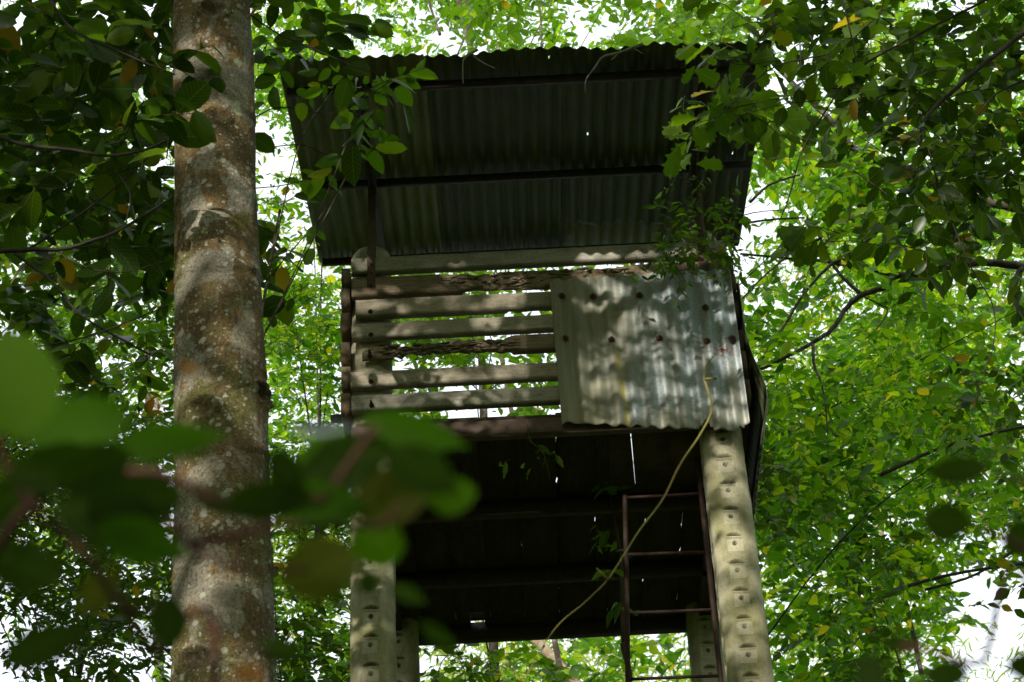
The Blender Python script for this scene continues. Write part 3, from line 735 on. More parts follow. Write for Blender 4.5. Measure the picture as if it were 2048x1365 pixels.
def limb(root, pts, r0, r1, name='limb', mat=BARK, n=None, sides=7, wob=.012):
    pts = np.asarray(pts, float); P = spline(pts, n or max(8, len(pts)*6)); m = len(P)
    if wob: P[1:-1] += rng.normal(0, wob*max(r0, .01)*12, (m-2, 3))*.5
    mb = MB(); mb.tube(P, r0+(r1-r0)*np.linspace(0, 1, m)**.8, sides); return mb.build(name, mat, root, smooth=True, off=np.array(root.location)), P
def pxl(Y, r0, r1, *pts, spread=0.0):
    """control points given as seen in the photograph, laid out in depth from Y"""
    n = len(pts); return [at(a, b, Y+spread*i/(max(1, n-1))) for i, (a, b) in enumerate(pts)]

# gaps in the canopy where the sky stands open: (px, py, rx, ry, strength)
GAPS = [(1520, 470, 75, 130, .97), (1665, 630, 75, 75, .9), (1590, 420, 40, 60, .6), (1740, 1250, 50, 50, .6), (1860, 740, 30, 30, .8), (1770, 860, 30, 25, .8), (1330, 1300, 80, 50, .6), (1120, 60, 110, 50, .9), (700, 50, 50, 40, .85), (860, 90, 60, 30, .8), (1250, 40, 40, 40, .6), (1000, 1290, 160, 30, .9), (940, 100, 60, 30, .8),
        (1900, 70, 90, 50, .6), (230, 40, 90, 60, .9), (165, 130, 50, 60, .8), (1980, 1200, 100, 130, .85), (1900, 1040, 60, 60, .8), (1300, 1330, 90, 40, .3), (1660, 260, 40, 40, .5),
        (1480, 640, 40, 60, .8), (60, 60, 40, 80, .5), (190, 170, 50, 40, .6), (350, 60, 30, 60, .4), (1560, 110, 40, 40, .5), (1800, 100, 50, 60, .5)]
def gap_keep(px, py, amount=1.0):
    k = np.ones(len(px))
    for (a, b, rx, ry, s) in GAPS:
        d = ((px-a)/rx)**2+((py-b)/ry)**2; k *= 1-s*amount*np.clip(1.4-d, 0, 1)
    return rng.random(len(px)) < k
DENS = .85
def clumps(boxes, gapk=1.0):
    """boxes: (px0, py0, px1, py1, Y0, Y1, n) -> world points in boughs scattered through the volume seen there"""
    out = []
    for (a, b, c, d, y0, y1, n) in boxes:
        if n > 30: n = int(n*DENS)
        k = 1 if n < 12 else 7; m = max(1, n//k)
        px = rng.uniform(a, c, m); py = rng.uniform(b, d, m); Y = rng.uniform(y0, y1, m)
        if k > 1:
            sg = 300/((y0+y1)/2+16)*2.6                # a bough spreads wider than it is deep and sags at its end
            cnt = rng.integers(2, 13, m); ix = np.repeat(np.arange(m), cnt); q = len(ix); t = rng.normal(0, 1, q)
            sl_ = rng.uniform(-.5, .5, m)[ix]
            px = px[ix]+t*sg; py = py[ix]+t*sg*sl_+rng.normal(0, .45, q)*sg; Y = Y[ix]+rng.normal(0, .35, q)
            ok = (px > a-sg*.5) & (px < c+sg*.5); px = px[ok]; py = py[ok]; Y = Y[ok]
        kk = gap_keep(px, py, gapk); px = px[kk]; py = py[kk]; Y = Y[kk]
        for i in range(len(px)): out.append(at(px[i], py[i], Y[i]))
    return np.array(out)
def rdir(n, up=.0, flat=.5):
    d = rng.normal(0, 1, (n, 3)); d[:, 2] = d[:, 2]*flat+up; return norm(d)
def around(C, n, r): return np.repeat(C, n, 0)+rng.normal(0, r, (len(C)*n, 3))

# --- the big lichen-spotted trunk in front, left
TR = empty('lichen_trunk_tree', (-.28, -4.5, 0), 'thick straight trunk spotted with pale lichen, standing in front left of the tower', 'tree')
def big_trunk():
    # centre line and radii measured up the trunk
    rows = [(1365, 345, 555), (1000, 352, 540), (700, 347, 531), (400, 347, 513), (0, 347, 501)]
    cz = []; 
    for (y, a, b) in rows:
        P = at((a+b)/2, y, -4.5); z = (P-CAM)@_F; cz.append((P[2], P[0], (b-a)/2*z/FPX))
    cz = np.array(cz); zs = np.concatenate([np.linspace(-.3, 4.3, 40), np.arange(4.32, 10.6, .011), np.linspace(10.7, 17, 40)])
    zi = np.clip(zs, cz[0, 0]-9, cz[-1, 0]+9)
    X = np.interp(zi, cz[:, 0], cz[:, 1]); r = np.interp(zi, cz[:, 0], cz[:, 2]); 
    r = np.where(zs > 10.5, r*(1-.06*(zs-10.5)), r); r = np.where(zs < 3, r*(1+.10*(3-zs)/3+.5*np.exp(-zs*2.2)), r)
    n = 150; th = np.arange(n)*2*math.pi/n; A, Zg = np.meshgrid(th, zs); Rg = np.repeat(r[:, None], n, 1); Xg = np.repeat(X[:, None], n, 1)
    d = .006*vnoise(Zg*1.7+2*np.cos(A), 3)+.004*vnoise(Zg*5+3*np.sin(A)+1, 5)
    # faint leaf-scar rings
    for zr in np.arange(5.0, 10.4, .43):
        zz = Zg-zr-.03*np.cos(A*2+zr*7)-.02*np.sin(A+zr); d += .005*np.exp(-(zz/.02)**2)-.005*np.exp(-((zz+.03)/.010)**2)
    scar = np.zeros_like(d)
    # knots: arched ridges over old branch scars (angle seen from the lens, height, size)
    for (px, py, s) in ((432, 232, 1.0), (405, 815, 1.1), (520, 755, 1.1), (425, 22, 1.1), (395, 1325, 1.2), (395, 1120, .7), (370, 490, .7)):
        P = at(px, py, -4.67); xc = np.interp(P[2], cz[:, 0], cz[:, 1]); rc = np.interp(P[2], cz[:, 0], cz[:, 2])
        a0 = -math.pi/2+math.asin(max(-.95, min(.95, (P[0]-xc)/rc)))
        da = np.angle(np.exp(1j*(A-a0))); u = da*rc/(.052*s); v = (Zg-P[2])/(.042*s)
        rr = np.hypot(u, v)
        scar = np.maximum(scar, np.exp(-(rr/.75)**4)*.8+.0*u); 
        d += s*.022*np.exp(-((rr-1.05)/.22)**2)*np.where(v > -.5, 1, .3)-s*.032*np.exp(-(rr/.62)**2)*(1+.0*u)+s*.014*np.exp(-((u/.35)**2+((v+.25)/.3)**2))
        br = np.abs(v+.55*np.abs(u)**1.25-.9); d -= s*.012*np.exp(-(br/.14)**2)*np.exp(-(u/3.2)**2)*(np.abs(u) > .6); scar = np.maximum(scar, .8*np.exp(-(br/.16)**2)*np.exp(-(u/3.0)**2)*(np.abs(u) > .5))
        d += s*.008*np.exp(-((v+.6)/.9)**2)*np.exp(-(u/1.6)**2)
    d += .0011*vnoise(Zg*70+A*25, 7)*(1+vnoise(A*30+Zg*3, 9))
    Rg = Rg+d; V = np.stack([Xg+Rg*np.cos(A), -4.5+Rg*np.sin(A), Zg], -1).reshape(-1, 3)-np.array(TR.location)
    m = len(zs); i = np.arange((m-1)*n); r_ = i//n; c_ = i % n
    F = np.stack([r_*n+c_, r_*n+(c_+1) % n, (r_+1)*n+(c_+1) % n, (r_+1)*n+c_], 1)
    tme = mesh('trunk', V, [F], trunk_bark(), smooth=True)
    a = tme.attributes.new('scar', 'FLOAT', 'POINT'); a.data.foreach_set('value', scar.ravel().astype(np.float32))
    link('trunk', tme, TR)
    return X[-1]
big_trunk()
# its crown spreads overhead, above the frame; the sun reaches the tower through it
lv = Leaves(); cc = []
for q in range(2200):
    a = rng.uniform(0, 2*math.pi); rr = 5.2*math.sqrt(rng.random()); x = -1.4+rr*math.cos(a); y = -7.0+rr*math.sin(a)*.8; zz = rng.uniform(10.5, 16.0)
    dist = y-CAM[1]
    if dist > 0 and zz < 2.6+1.13*dist: continue
    if vnoise(x*1.7+zz*.5, 31)+vnoise(y*.5+zz*1.5, 33) < -.42: continue
    cc.append((x, y, zz))
cc = np.array(cc)
lv.twigs(around(cc, 2, .25), rdir(len(cc)*2, -.1), .5, 9, .13, .032, stem=False)
finish_leaves(TR, lv, 'oval', L_MID, single=0)
for k in range(9):
    a = k*.7+.3; e = np.array([-1.4+3.6*math.cos(a), -7+3*math.sin(a), 13+1.5*math.sin(k*2.1)])
    limb(TR, [(-.33, -4.5, 11.6+.5*k), ((-.33+e[0])/2, (-4.5+e[1])/2, 12.6+.4*k), e], .07, .015)

print('tower+trunk', len(bpy.data.objects))
# --- trees
def bush(name, base, label, boxes, kind, mat, L, W, n=9, per=3, rad=.25, tl=.45, droop=.25, hang=0.0, up=0., flat=.6, single=300, gapk=1.0,
         limbs=(), group=None, stem_r=.003, bark=BARK, far='simple', extra=None, joiners=14, trunk_r=.09, trunk_to=None, cat='tree'):
    root = empty(name, base, label, cat, group)
    C = clumps(boxes, gapk)
    if extra is not None and len(extra): C = np.vstack([C, extra])
    lv = Leaves(); S = around(C, per, rad); lv.twigs(S, rdir(len(S), up), tl, n, L, W, droop, flat, hang=hang)
    base = np.array(base, float)
    top = np.array(trunk_to if trunk_to is not None else C.mean(0))
    tp = [base, base*.6+top*.4+[rng.normal(0, .2), rng.normal(0, .2), 0], top]
    limb(root, tp, trunk_r, trunk_r*.35, 'trunk', bark, n=24, sides=10)
    if len(C) and joiners:
        P = spline(tp, 24)
        for i in rng.choice(len(C), min(joiners, len(C)), replace=False):
            e = C[i]; cand = P[P[:, 2] < e[2]-.2]; s0 = cand[-1] if len(cand) else P[8]
            s0 = P[min(len(P)-1, max(6, int(np.argmin(np.linalg.norm(P-(e-[0, 0, 1.5]), axis=1)))))]
            mid = (s0+e)/2+rng.normal(0, .12, 3)+[0, 0, .15]
            limb(root, [s0, mid, e], min(.012, trunk_r*.16), .004, 'limb', bark, n=10, sides=5)
    for (pts, r0, r1) in limbs: limb(root, pts, r0, r1, 'limb', bark)
    finish_leaves(root, lv, kind, mat, far, single, stem_r)
    return root, lv

# far pale willow-like trees (slope behind)
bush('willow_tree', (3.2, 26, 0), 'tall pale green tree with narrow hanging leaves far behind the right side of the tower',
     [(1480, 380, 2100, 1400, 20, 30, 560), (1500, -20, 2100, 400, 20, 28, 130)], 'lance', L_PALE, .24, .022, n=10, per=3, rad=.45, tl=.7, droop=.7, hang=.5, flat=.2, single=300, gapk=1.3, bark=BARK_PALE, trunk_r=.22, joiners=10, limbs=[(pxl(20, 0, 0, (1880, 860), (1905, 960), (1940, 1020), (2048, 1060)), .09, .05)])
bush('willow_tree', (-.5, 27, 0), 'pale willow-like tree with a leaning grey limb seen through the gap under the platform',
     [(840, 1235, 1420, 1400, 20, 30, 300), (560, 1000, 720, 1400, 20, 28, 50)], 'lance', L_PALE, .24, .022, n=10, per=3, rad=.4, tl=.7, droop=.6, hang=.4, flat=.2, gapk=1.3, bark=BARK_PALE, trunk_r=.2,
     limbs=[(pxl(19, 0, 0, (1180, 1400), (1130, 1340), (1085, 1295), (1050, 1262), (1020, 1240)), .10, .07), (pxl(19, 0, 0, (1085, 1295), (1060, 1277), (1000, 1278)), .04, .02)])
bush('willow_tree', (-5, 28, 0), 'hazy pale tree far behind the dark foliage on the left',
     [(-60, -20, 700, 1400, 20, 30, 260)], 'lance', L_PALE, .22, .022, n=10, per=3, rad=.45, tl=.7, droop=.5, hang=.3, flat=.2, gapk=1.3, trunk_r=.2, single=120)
# mid-distance trees
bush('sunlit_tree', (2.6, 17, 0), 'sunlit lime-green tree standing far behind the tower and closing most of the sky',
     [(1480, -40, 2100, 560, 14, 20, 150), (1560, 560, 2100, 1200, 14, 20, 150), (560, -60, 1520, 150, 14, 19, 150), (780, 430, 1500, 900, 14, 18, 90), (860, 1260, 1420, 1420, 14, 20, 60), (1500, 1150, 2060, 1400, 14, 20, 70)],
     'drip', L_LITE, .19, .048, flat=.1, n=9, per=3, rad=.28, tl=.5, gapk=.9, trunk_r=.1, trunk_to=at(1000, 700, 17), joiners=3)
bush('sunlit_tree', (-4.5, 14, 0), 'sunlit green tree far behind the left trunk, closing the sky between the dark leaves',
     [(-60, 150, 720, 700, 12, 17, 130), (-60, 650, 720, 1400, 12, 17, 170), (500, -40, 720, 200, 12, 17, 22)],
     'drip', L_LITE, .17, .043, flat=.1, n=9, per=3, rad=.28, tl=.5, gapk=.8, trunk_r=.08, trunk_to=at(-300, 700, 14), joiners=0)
bush('broadleaf_tree', (5.6, 9, 0), 'leafy bright green tree filling the view beside the right post of the tower',
     [(1500, 760, 2060, 1120, 5, 12, 190), (1500, 560, 1640, 1080, 4, 9, 100), (1600, 1100, 2060, 1260, 5, 10, 60), (1640, 900, 1760, 1400, 5, 9, 50), (1470, 880, 1700, 1020, 4, 9, 80)],
     'drip', L_LITE, .155, .038, n=9, per=3, rad=.22, tl=.4, droop=.35, flat=.12, hang=.25, gapk=1.3, trunk_r=.07, trunk_to=at(1800, 1150, 10), joiners=6)
bush('broadleaf_tree', (7.5, 12, 0), 'deep green tree at the right edge, its leaves hanging behind the long thin vine',
     [(1760, 480, 2100, 900, 6, 12, 200), (1820, 850, 2100, 1000, 6, 11, 80), (1560, 500, 1800, 800, 8, 13, 80)],
     'drip', L_LITE, .15, .038, n=9, per=3, rad=.22, tl=.4, droop=.35, flat=.12, hang=.2, trunk_r=.13, trunk_to=at(2300, 500, 11), joiners=3)
bush('broadleaf_tree', (4.6, 12, 0), 'yellow-green tree high behind the right corner of the roof',
     [(1480, -40, 2100, 480, 7, 14, 300)],
     'drip', L_LITE, .165, .042, n=9, per=3, rad=.25, tl=.45, droop=.3, flat=.12, hang=.2, trunk_r=.12, trunk_to=at(2250, 100, 12), joiners=5)
bush('broadleaf_tree', (1.2, 10, 0), 'tree behind the tower whose round leaves show above the roof edge against white sky',
     [(600, -60, 1520, 130, 5, 11, 190), (780, 560, 1140, 900, 5, 11, 170), (780, 440, 1460, 560, 5, 9, 60)],
     'wide', L_MID, .13, .040, flat=.2, n=8, per=3, rad=.22, tl=.4, gapk=1.3, trunk_r=.10, trunk_to=at(935, -20, 8),
     limbs=[(pxl(8, 0, 0, (948, 160), (940, 98), (928, 49), (915, -10)), .035, .03), (pxl(5, 0, 0, (915, 110), (935, 60), (950, 20)), .012, .006), (pxl(5, 0, 0, (880, 70), (866, 30), (856, -5)), .018, .012), (pxl(5, 0, 0, (1081, 125), (1083, 60), (1078, -10)), .012, .008), (pxl(5, 0, 0, (1030, 140), (1060, 90), (1085, 40)), .01, .006)])
bush('broadleaf_tree', (-2.4, 7, 0), 'bright green tree between the lichen trunk and the left post of the tower',
     [(500, 100, 720, 1400, 3, 9, 300), (500, -40, 720, 200, 3, 9, 100)],
     'oval', L_LITE, .105, .027, flat=.15, n=9, per=3, rad=.22, tl=.38, gapk=1.3, trunk_r=.08, trunk_to=at(640, 1000, 6), joiners=6)
bush('broadleaf_tree', (-4.2, 5, 0), 'sunny green tree seen through the dark branches left of the lichen trunk',
     [(-60, 250, 380, 1000, 2, 8, 330), (-60, -40, 380, 300, 3, 8, 50)],
     'oval', L_MID, .13, .033, flat=.2, n=9, per=3, rad=.24, tl=.4, gapk=1.3, trunk_r=.12, trunk_to=at(-220, 300, 5), joiners=7)
bush('broadleaf_tree', (-3.4, 3, 0), 'shaded tangle of small leaves at the lower left behind the blurred leaves',
     [(-60, 640, 380, 1400, 1, 7, 330), (540, 1080, 700, 1400, 2, 6, 60)],
     'oval', L_DARK, .10, .026, n=9, per=3, rad=.24, tl=.38, gapk=1.3, trunk_r=.05, trunk_to=at(250, 900, 4), joiners=8)
bush('dark_leaf_tree', (6.8, 4.5, 0), 'dark leafy boughs hanging in front of the bright foliage right of the right post',
     [(1500, 860, 1600, 1040, 2.5, 4.5, 31), (1620, 1060, 1740, 1300, 3, 5, 31), (1700, 640, 2080, 900, 3, 5.5, 31), (1780, 1080, 2080, 1220, 3, 5, 11)],
     'drip', L_DARK, .125, .034, n=8, per=2, rad=.16, tl=.36, droop=.35, hang=.3, far='drip', gapk=1, trunk_r=.08, trunk_to=at(2300, 900, 4), joiners=0, bark=BARK_BLACK)
bush('dark_leaf_tree', (2.2, 5.5, 0), 'shaded leafy boughs overhanging the roof against the bright sky',
     [(640, -60, 1500, 70, 2.5, 5, 60), (1560, 100, 1760, 420, 3, 5, 31), (1880, 560, 2080, 900, 3, 6, 40)],
     'oval', L_MID, .15, .044, n=7, per=2, rad=.16, tl=.36, droop=.4, hang=.3, far='oval', gapk=1.0, trunk_r=.06, trunk_to=at(1250, 300, 5), joiners=4, bark=BARK_BLACK)
# low leafy branches below the platform
bush('sapling', (-.1, 3.2, 0), 'thin sapling with dark hanging leaves below the left of the platform',
     [(820, 1255, 960, 1400, 2.9, 4.5, 40), (940, 1290, 1060, 1400, 3.2, 4.5, 14), (1060, 1310, 1180, 1400, 3, 4, 14)],
     'oval', L_MID, .11, .028, n=6, per=2, rad=.12, tl=.3, droop=.5, hang=.3, gapk=.0, trunk_r=.03, joiners=12)

# --- near tree at upper left, in shade, large leaves
bl = [(pxl(-4.7, 0, 0, (-30, 505), (60, 500), (130, 498), (190, 480), (250, 455), (345, 395)), 0.0110, 0.0050),
      (pxl(-4.5, 0, 0, (60, 497), (160, 430), (260, 350), (330, 280)), 0.0060, 0.0030),
      (pxl(-4.3, 0, 0, (-20, 434), (60, 415), (120, 385), (220, 350), (330, 318)), 0.0050, 0.0025),
      (pxl(-4.9, 0, 0, (-20, 270), (60, 292), (140, 300), (215, 312), (290, 300), (345, 275)), 0.0090, 0.0050),
      (pxl(-4.9, 0, 0, (95, -10), (130, 45), (170, 75), (225, 98), (300, 130), (350, 150)), 0.0070, 0.0035),
      (pxl(-4.5, 0, 0, (30, 508), (100, 560), (150, 620), (200, 655), (300, 710)), 0.0070, 0.0040),
      (pxl(-4.6, 0, 0, (230, 340), (260, 390), (250, 455)), 0.0040, 0.0025),
      (pxl(-4.6, 0, 0, (110, 500), (160, 530), (240, 545), (340, 520)), 0.0035, 0.0020),
      (pxl(-5.1, 0, 0, (-10, 700), (100, 690), (200, 665), (340, 610)), 0.0045, 0.0025),
      (pxl(-4.5, 0, 0, (500, 30), (560, 70), (620, 95), (700, 130), (760, 150)), 0.0045, 0.0020),
      (pxl(-2.6, 0, 0, (500, 240), (560, 215), (650, 228), (700, 215), (735, 195)), 0.0040, 0.0015),
      (pxl(-2.6, 0, 0, (500, 300), (600, 290), (660, 310), (740, 300), (800, 312)), 0.0040, 0.0015),
      (pxl(-2.6, 0, 0, (500, 378), (560, 372), (605, 362)), 0.0040, 0.0020)]
bush('large_leaf_tree', (-3.6, -3.4, 0), 'shaded tree whose large dark leaves and thin black branches cover the upper left corner', 
     [(-60, -30, 360, 200, -4.6, -1.8, 68), (-60, 150, 360, 520, -4.6, -1.5, 92), (490, -20, 550, 200, -4, -1.5, 14), (600, 70, 680, 140, -3.8, -2.4, 5), (-60, 500, 340, 760, -3, 0, 40), (500, 430, 560, 560, -2.5, -1, 4)],
     'wide', L_DARK, .155, .042, n=6, per=2, rad=.14, tl=.36, droop=.35, hang=.25, flat=.7, far='wide', gapk=.8, limbs=bl, bark=BARK_BLACK, trunk_r=.11, joiners=0, trunk_to=at(-260, 300, -3), stem_r=.0035)
root, lv_ = bush('large_leaf_sapling', (-1.0, -2.7, 0), 'slender tree with fresh leaves reaching over the left end of the roof',
     [(620, 130, 740, 190, -3.0, -2.4, 5), (610, 240, 720, 350, -3.0, -2.3, 5), (700, 170, 760, 210, -2.9, -2.5, 3), (600, 430, 650, 470, -2.8, -2.4, 1)],
     'wide', L_MID, .135, .034, n=5, per=1, rad=.03, tl=.30, droop=.2, hang=.1, far='wide', gapk=0, trunk_r=.02, joiners=4, trunk_to=at(560, 420, -2.6), cat='sapling')

# --- near tree at upper right with lobed leaves
br = [(pxl(-3.9, 0, 0, (2080, 40), (1960, 135), (1912, 178), (1870, 215), (1845, 250), (1842, 300)), 0.0130, 0.0070),
      (pxl(-3.7, 0, 0, (2060, -60), (1990, -10), (1850, 62), (1740, 122), (1690, 165), (1650, 225), (1605, 300), (1580, 390), (1560, 440)), 0.0080, 0.0025),
      (pxl(-3.7, 0, 0, (1842, 240), (1880, 380), (1940, 530), (1985, 610), (1987, 690), (1960, 770), (1935, 860)), 0.0050, 0.0015),
      (pxl(-3.8, 0, 0, (1680, -20), (1700, 60), (1712, 120), (1722, 160)), 0.0050, 0.0025),
      (pxl(-3.8, 0, 0, (1600, 90), (1605, 160), (1630, 178), (1715, 178), (1770, 210)), 0.0040, 0.0020),
      (pxl(-4.2, 0, 0, (2050, 160), (1990, 190), (1950, 240), (1900, 300), (1860, 345)), 0.0050, 0.0020),
      (pxl(-4.2, 0, 0, (1650, 110), (1560, 130), (1500, 170), (1440, 230), (1400, 245)), 0.0045, 0.0015),
      (pxl(-4.2, 0, 0, (1560, 120), (1490, 130), (1440, 120)), 0.0030, 0.0015),
      (pxl(-4.2, 0, 0, (1650, 200), (1560, 210), (1480, 232)), 0.0030, 0.0015),
      (pxl(-3.5, 0, 0, (1842, 290), (1830, 360), (1800, 330), (1700, 260)), 0.0040, 0.0020)]
bush('lobed_leaf_tree', (5.2, -3.2, 0), 'tree with big lobed leaves hanging before the upper right corner of the roof',
     [(1450, 50, 1500, 110, -3.4, -2.0, 3), (1440, 160, 1540, 230, -3.4, -2.3, 6), (1600, -30, 1760, 300, -4, -1.8, 25), (1395, 225, 1430, 250, -3.1, -2.6, 3), (1600, 400, 1700, 460, -2.5, -1.8, 5), (1740, -30, 2080, 300, -3.6, -1.8, 14)],
     'lobed', L_NEAR, .165, .060, n=5, per=2, rad=.10, tl=.32, droop=.3, hang=.2, far='lobed', gapk=.9, limbs=br, bark=BARK_BLACK, trunk_r=.12, joiners=0, trunk_to=at(2330, 100, -3), stem_r=.0035)

bush('dark_leaf_tree', (6.4, -2.6, 0), 'shaded tree with small dark leaves in the upper right corner, crossed by thin black branches',
     [(1720, -40, 2090, 200, -3.5, -.5, 50), (1800, 180, 2090, 430, -3.5, -.5, 52), (1900, 400, 2090, 560, -3, 0, 16), (1560, -40, 1760, 60, -3, -1, 11)],
     'oval', L_DARK, .125, .036, n=7, per=2, rad=.12, tl=.34, droop=.35, hang=.25, far='oval', gapk=.9, trunk_r=.1, trunk_to=at(2330, 300, -2), joiners=0, bark=BARK_BLACK, stem_r=.0035)

# --- tree with the long pale limb reaching in from the right edge
lm = [(pxl(3.0, 0, 0, (2090, 540), (2048, 533), (1950, 525), (1850, 545), (1790, 553), (1768, 575), (1720, 592), (1690, 620), (1665, 658), (1625, 686), (1585, 708), (1530, 735), (1495, 752)), .040, .012),
      (pxl(3.0, 0, 0, (1790, 553), (1745, 540), (1690, 530), (1640, 522), (1590, 518), (1480, 508)), .020, .010),
      (pxl(3.0, 0, 0, (1722, 588), (1690, 560), (1662, 525), (1645, 485), (1620, 448)), .018, .010),
      (pxl(2.8, 0, 0, (1830, 420), (1765, 455), (1700, 512), (1662, 530), (1610, 585), (1570, 650), (1540, 690), (1510, 750), (1490, 800)), .018, .008),
      (pxl(2.9, 0, 0, (1640, 478), (1600, 490), (1560, 525), (1520, 560), (1480, 603)), .014, .006),
      (pxl(2.9, 0, 0, (1475, 450), (1540, 440), (1610, 436)), .012, .008), (pxl(2.9, 0, 0, (1480, 432), (1520, 424), (1570, 420)), .006, .004),
      (pxl(3.2, 0, 0, (1555, 135), (1600, 182), (1660, 240), (1700, 290), (1745, 318), (1850, 350), (1920, 390), (2070, 425)), .022, .040),
      (pxl(3.2, 0, 0, (1500, 405), (1540, 370), (1600, 350)), .014, .008),
      (pxl(3.4, 0, 0, (1715, 412), (1780, 402), (1860, 396), (1915, 378)), .018, .028),
      (pxl(3.0, 0, 0, (1626, 690), (1628, 730), (1640, 760), (1650, 800), (1655, 870)), .016, .005),
      (pxl(3.0, 0, 0, (1720, 590), (1760, 610), (1775, 620), (1760, 650), (1730, 680)), .008, .004),
      (pxl(4.0, 0, 0, (1760, 950), (1900, 890), (2060, 850)), .018, .012), (pxl(4.0, 0, 0, (1790, 1180), (1900, 1150), (2060, 1125)), .016, .012),
      (pxl(4.0, 0, 0, (1850, 1180), (1950, 1150), (2060, 1080)), .012, .01), (pxl(3.0, 0, 0, (2048, 530), (2030, 570), (2040, 640)), .03, .02)]
bush('long_limb_tree', (8.5, 3.5, 0), 'tree at the right edge sending a long bare crooked limb towards the tower',
     [(1600, 380, 2060, 520, 2.5, 6, 60), (1480, 600, 1620, 860, 2.5, 5, 40), (1680, 590, 1860, 820, 2.5, 6, 60), (1620, 180, 1860, 400, 3, 6, 60), (1640, 1010, 1800, 1300, 3, 6, 34)],
     'drip', L_LITE, .13, .034, n=7, per=2, rad=.14, tl=.36, droop=.35, hang=.25, limbs=lm, trunk_r=.16, joiners=0, trunk_to=at(2350, 500, 3), bark=BARK)

# ------------------------------------------------------------------ climbers on the tower
def vine(name, label, path, r, clusters, L, W, n, mat, kind='drip', per=1, tl=.16, base=None, hang=.35, rad=.03, extra=(), wood=TWIG):
    root = empty(name, base if base is not None else path[0], label, 'vine'); off = np.array(root.location)
    mb = MB(); P = spline(path, len(path)*8); mb.tube(P, np.linspace(r, r*.4, len(P)), 6)
    for e in extra:
        Q = spline(e[0], 16); mb.tube(Q, np.linspace(e[1], e[1]*.5, 16), 6)
    mb.build('stem', wood, root, smooth=True, off=off)
    lv = Leaves(); S = around(np.array(clusters), per, rad); lv.twigs(S, rdir(len(S), -.1), tl, n, L, W, .4, .5, hang=hang)
    finish_leaves(root, lv, kind, mat, kind, 300, .0018, minpx=1); return root
cl = clumps([(1290, 400, 1480, 520, -.42, -.26, 44), (1380, 400, 1460, 520, -.42, -.26, 31), (1430, 470, 1490, 540, -.4, -.2, 8)], 0)
vine('climbing_vine', 'small-leaved green climber bunched round the right roof upright', [at(1470, 1000, .2), at(1500, 800, 0.05), at(1470, 560, -.1), at(1420, 500, -.25), at(1400, 440, -.3), at(1420, 390, -.3)], .006, cl, .075, .014, 5, L_MID, 'lance', per=2, tl=.16, base=(2.5, .2, 0), rad=.04)
stem = [(1.53, .82, 0), (1.50, .85, 4), at(1258, 1365, .85), at(1247, 1280, .85), at(1244, 1180, .8), at(1240, 1100, .75), at(1222, 1000, .7), at(1215, 965, .68)]
vine('climbing_vine', 'vine with drooping pointed leaves climbing up the middle under the platform', stem, .022,
     [at(1215, 985, .6), at(1235, 1000, .6), at(1200, 1050, .6), at(1230, 1045, .6), at(1245, 1080, .6), at(1235, 1110, .6), at(1240, 1150, .6), at(1220, 1160, .6), at(1255, 1195, .6), at(1240, 1210, .7), at(1190, 1080, .6)],
     .14, .028, 3, L_MID, 'lance', tl=.12, base=(1.53, .82, 0), hang=.5, extra=[([at(1247, 1290, .84), at(1256, 1330, .8), at(1262, 1364, .82)], .025)])
vine('hanging_vine', 'little vine dangling from the front beam beside the metal sheet', [at(1055, 850, -.2), at(1060, 880, -.22), at(1085, 905, -.24), at(1095, 935, -.24), at(1100, 960, -.24)], .004,
     [at(1070, 860, -.24), at(1060, 890, -.24), at(1095, 890, -.24), at(1080, 925, -.24), at(1100, 925, -.24), at(1040, 905, -.24)], .10, .016, 2, L_MID, 'lance', tl=.07, hang=.4)
# pale tendril in front of the tower
TD = NT('tendril_skin'); n_ = TD.noise(TD.coord(), 5, 3); TD.pbr(TD.ramp(n_, [(.4, (.13, .15, .025)), (.72, (.30, .19, .07))]), .6)
td = [(1000, 1500), (1050, 1360), (1110, 1258), (1170, 1205), (1215, 1160), (1245, 1115), (1280, 1060), (1325, 1000), (1360, 930), (1400, 870), (1424, 820), (1415, 780), (1408, 755), (1415, 728), (1428, 712)]
tr = empty('tendril', at(1080, 1300, -6.0), 'pale yellow bare shoot curving up in front of the tower to a pink tip', 'vine shoot')
P = spline([np.array([.6, -6.0, 0]), np.array([.68, -6.0, 1.6])]+[at(a, b, -6.0) for a, b in td], 110); mb = MB(); mb.tube(P, np.interp(np.arange(110), [0, 30, 40, 90, 109], [.0015, .0012, .0022, .0034, .002]), 7)
mb.build('shoot', TD.m, tr, smooth=True, off=np.array(tr.location))
for (a, b, c, d) in ((1215, 1160, 1193, 1137), (1410, 760, 1425, 757)):
    mb = MB(); mb.tube([at(a, b, -6.0), at((a+c)/2, (b+d)/2, -6.02), at(c, d, -6.03)], [.004, .004, .0015], 6); mb.build('bud', TD.m, tr, smooth=True, off=np.array(tr.location))
# dead twigs on the roof edge
DT = bark_mat('dead_twig_bark', (.16, .14, .12), (.30, .27, .23), 40)
for lab, sets in (('dry grey twig hanging over the front edge of the roof, right of its middle', [[(1285, 88), (1240, 105), (1205, 115), (1190, 135), (1172, 160), (1170, 185)], [(1240, 100), (1232, 112), (1222, 120)], [(1265, 95), (1285, 108)]]),
                  ('thin dry twig hanging over the front edge of the roof, left of its middle', [[(955, 100), (935, 112), (926, 125), (926, 168)], [(945, 112), (970, 128), (990, 137)]])):
    o = empty('dead_twig', at(*sets[0][0], -1.7), lab, 'twig')
    mb = MB()
    for k, s_ in enumerate(sets):
        Q = spline([at(a, b, -1.68-.01*i) for i, (a, b) in enumerate(s_)], 22); mb.tube(Q, np.linspace(.009 if k == 0 else .004, .003, 22), 6)
    mb.build('branchlet', DT, o, smooth=True, off=np.array(o.location))

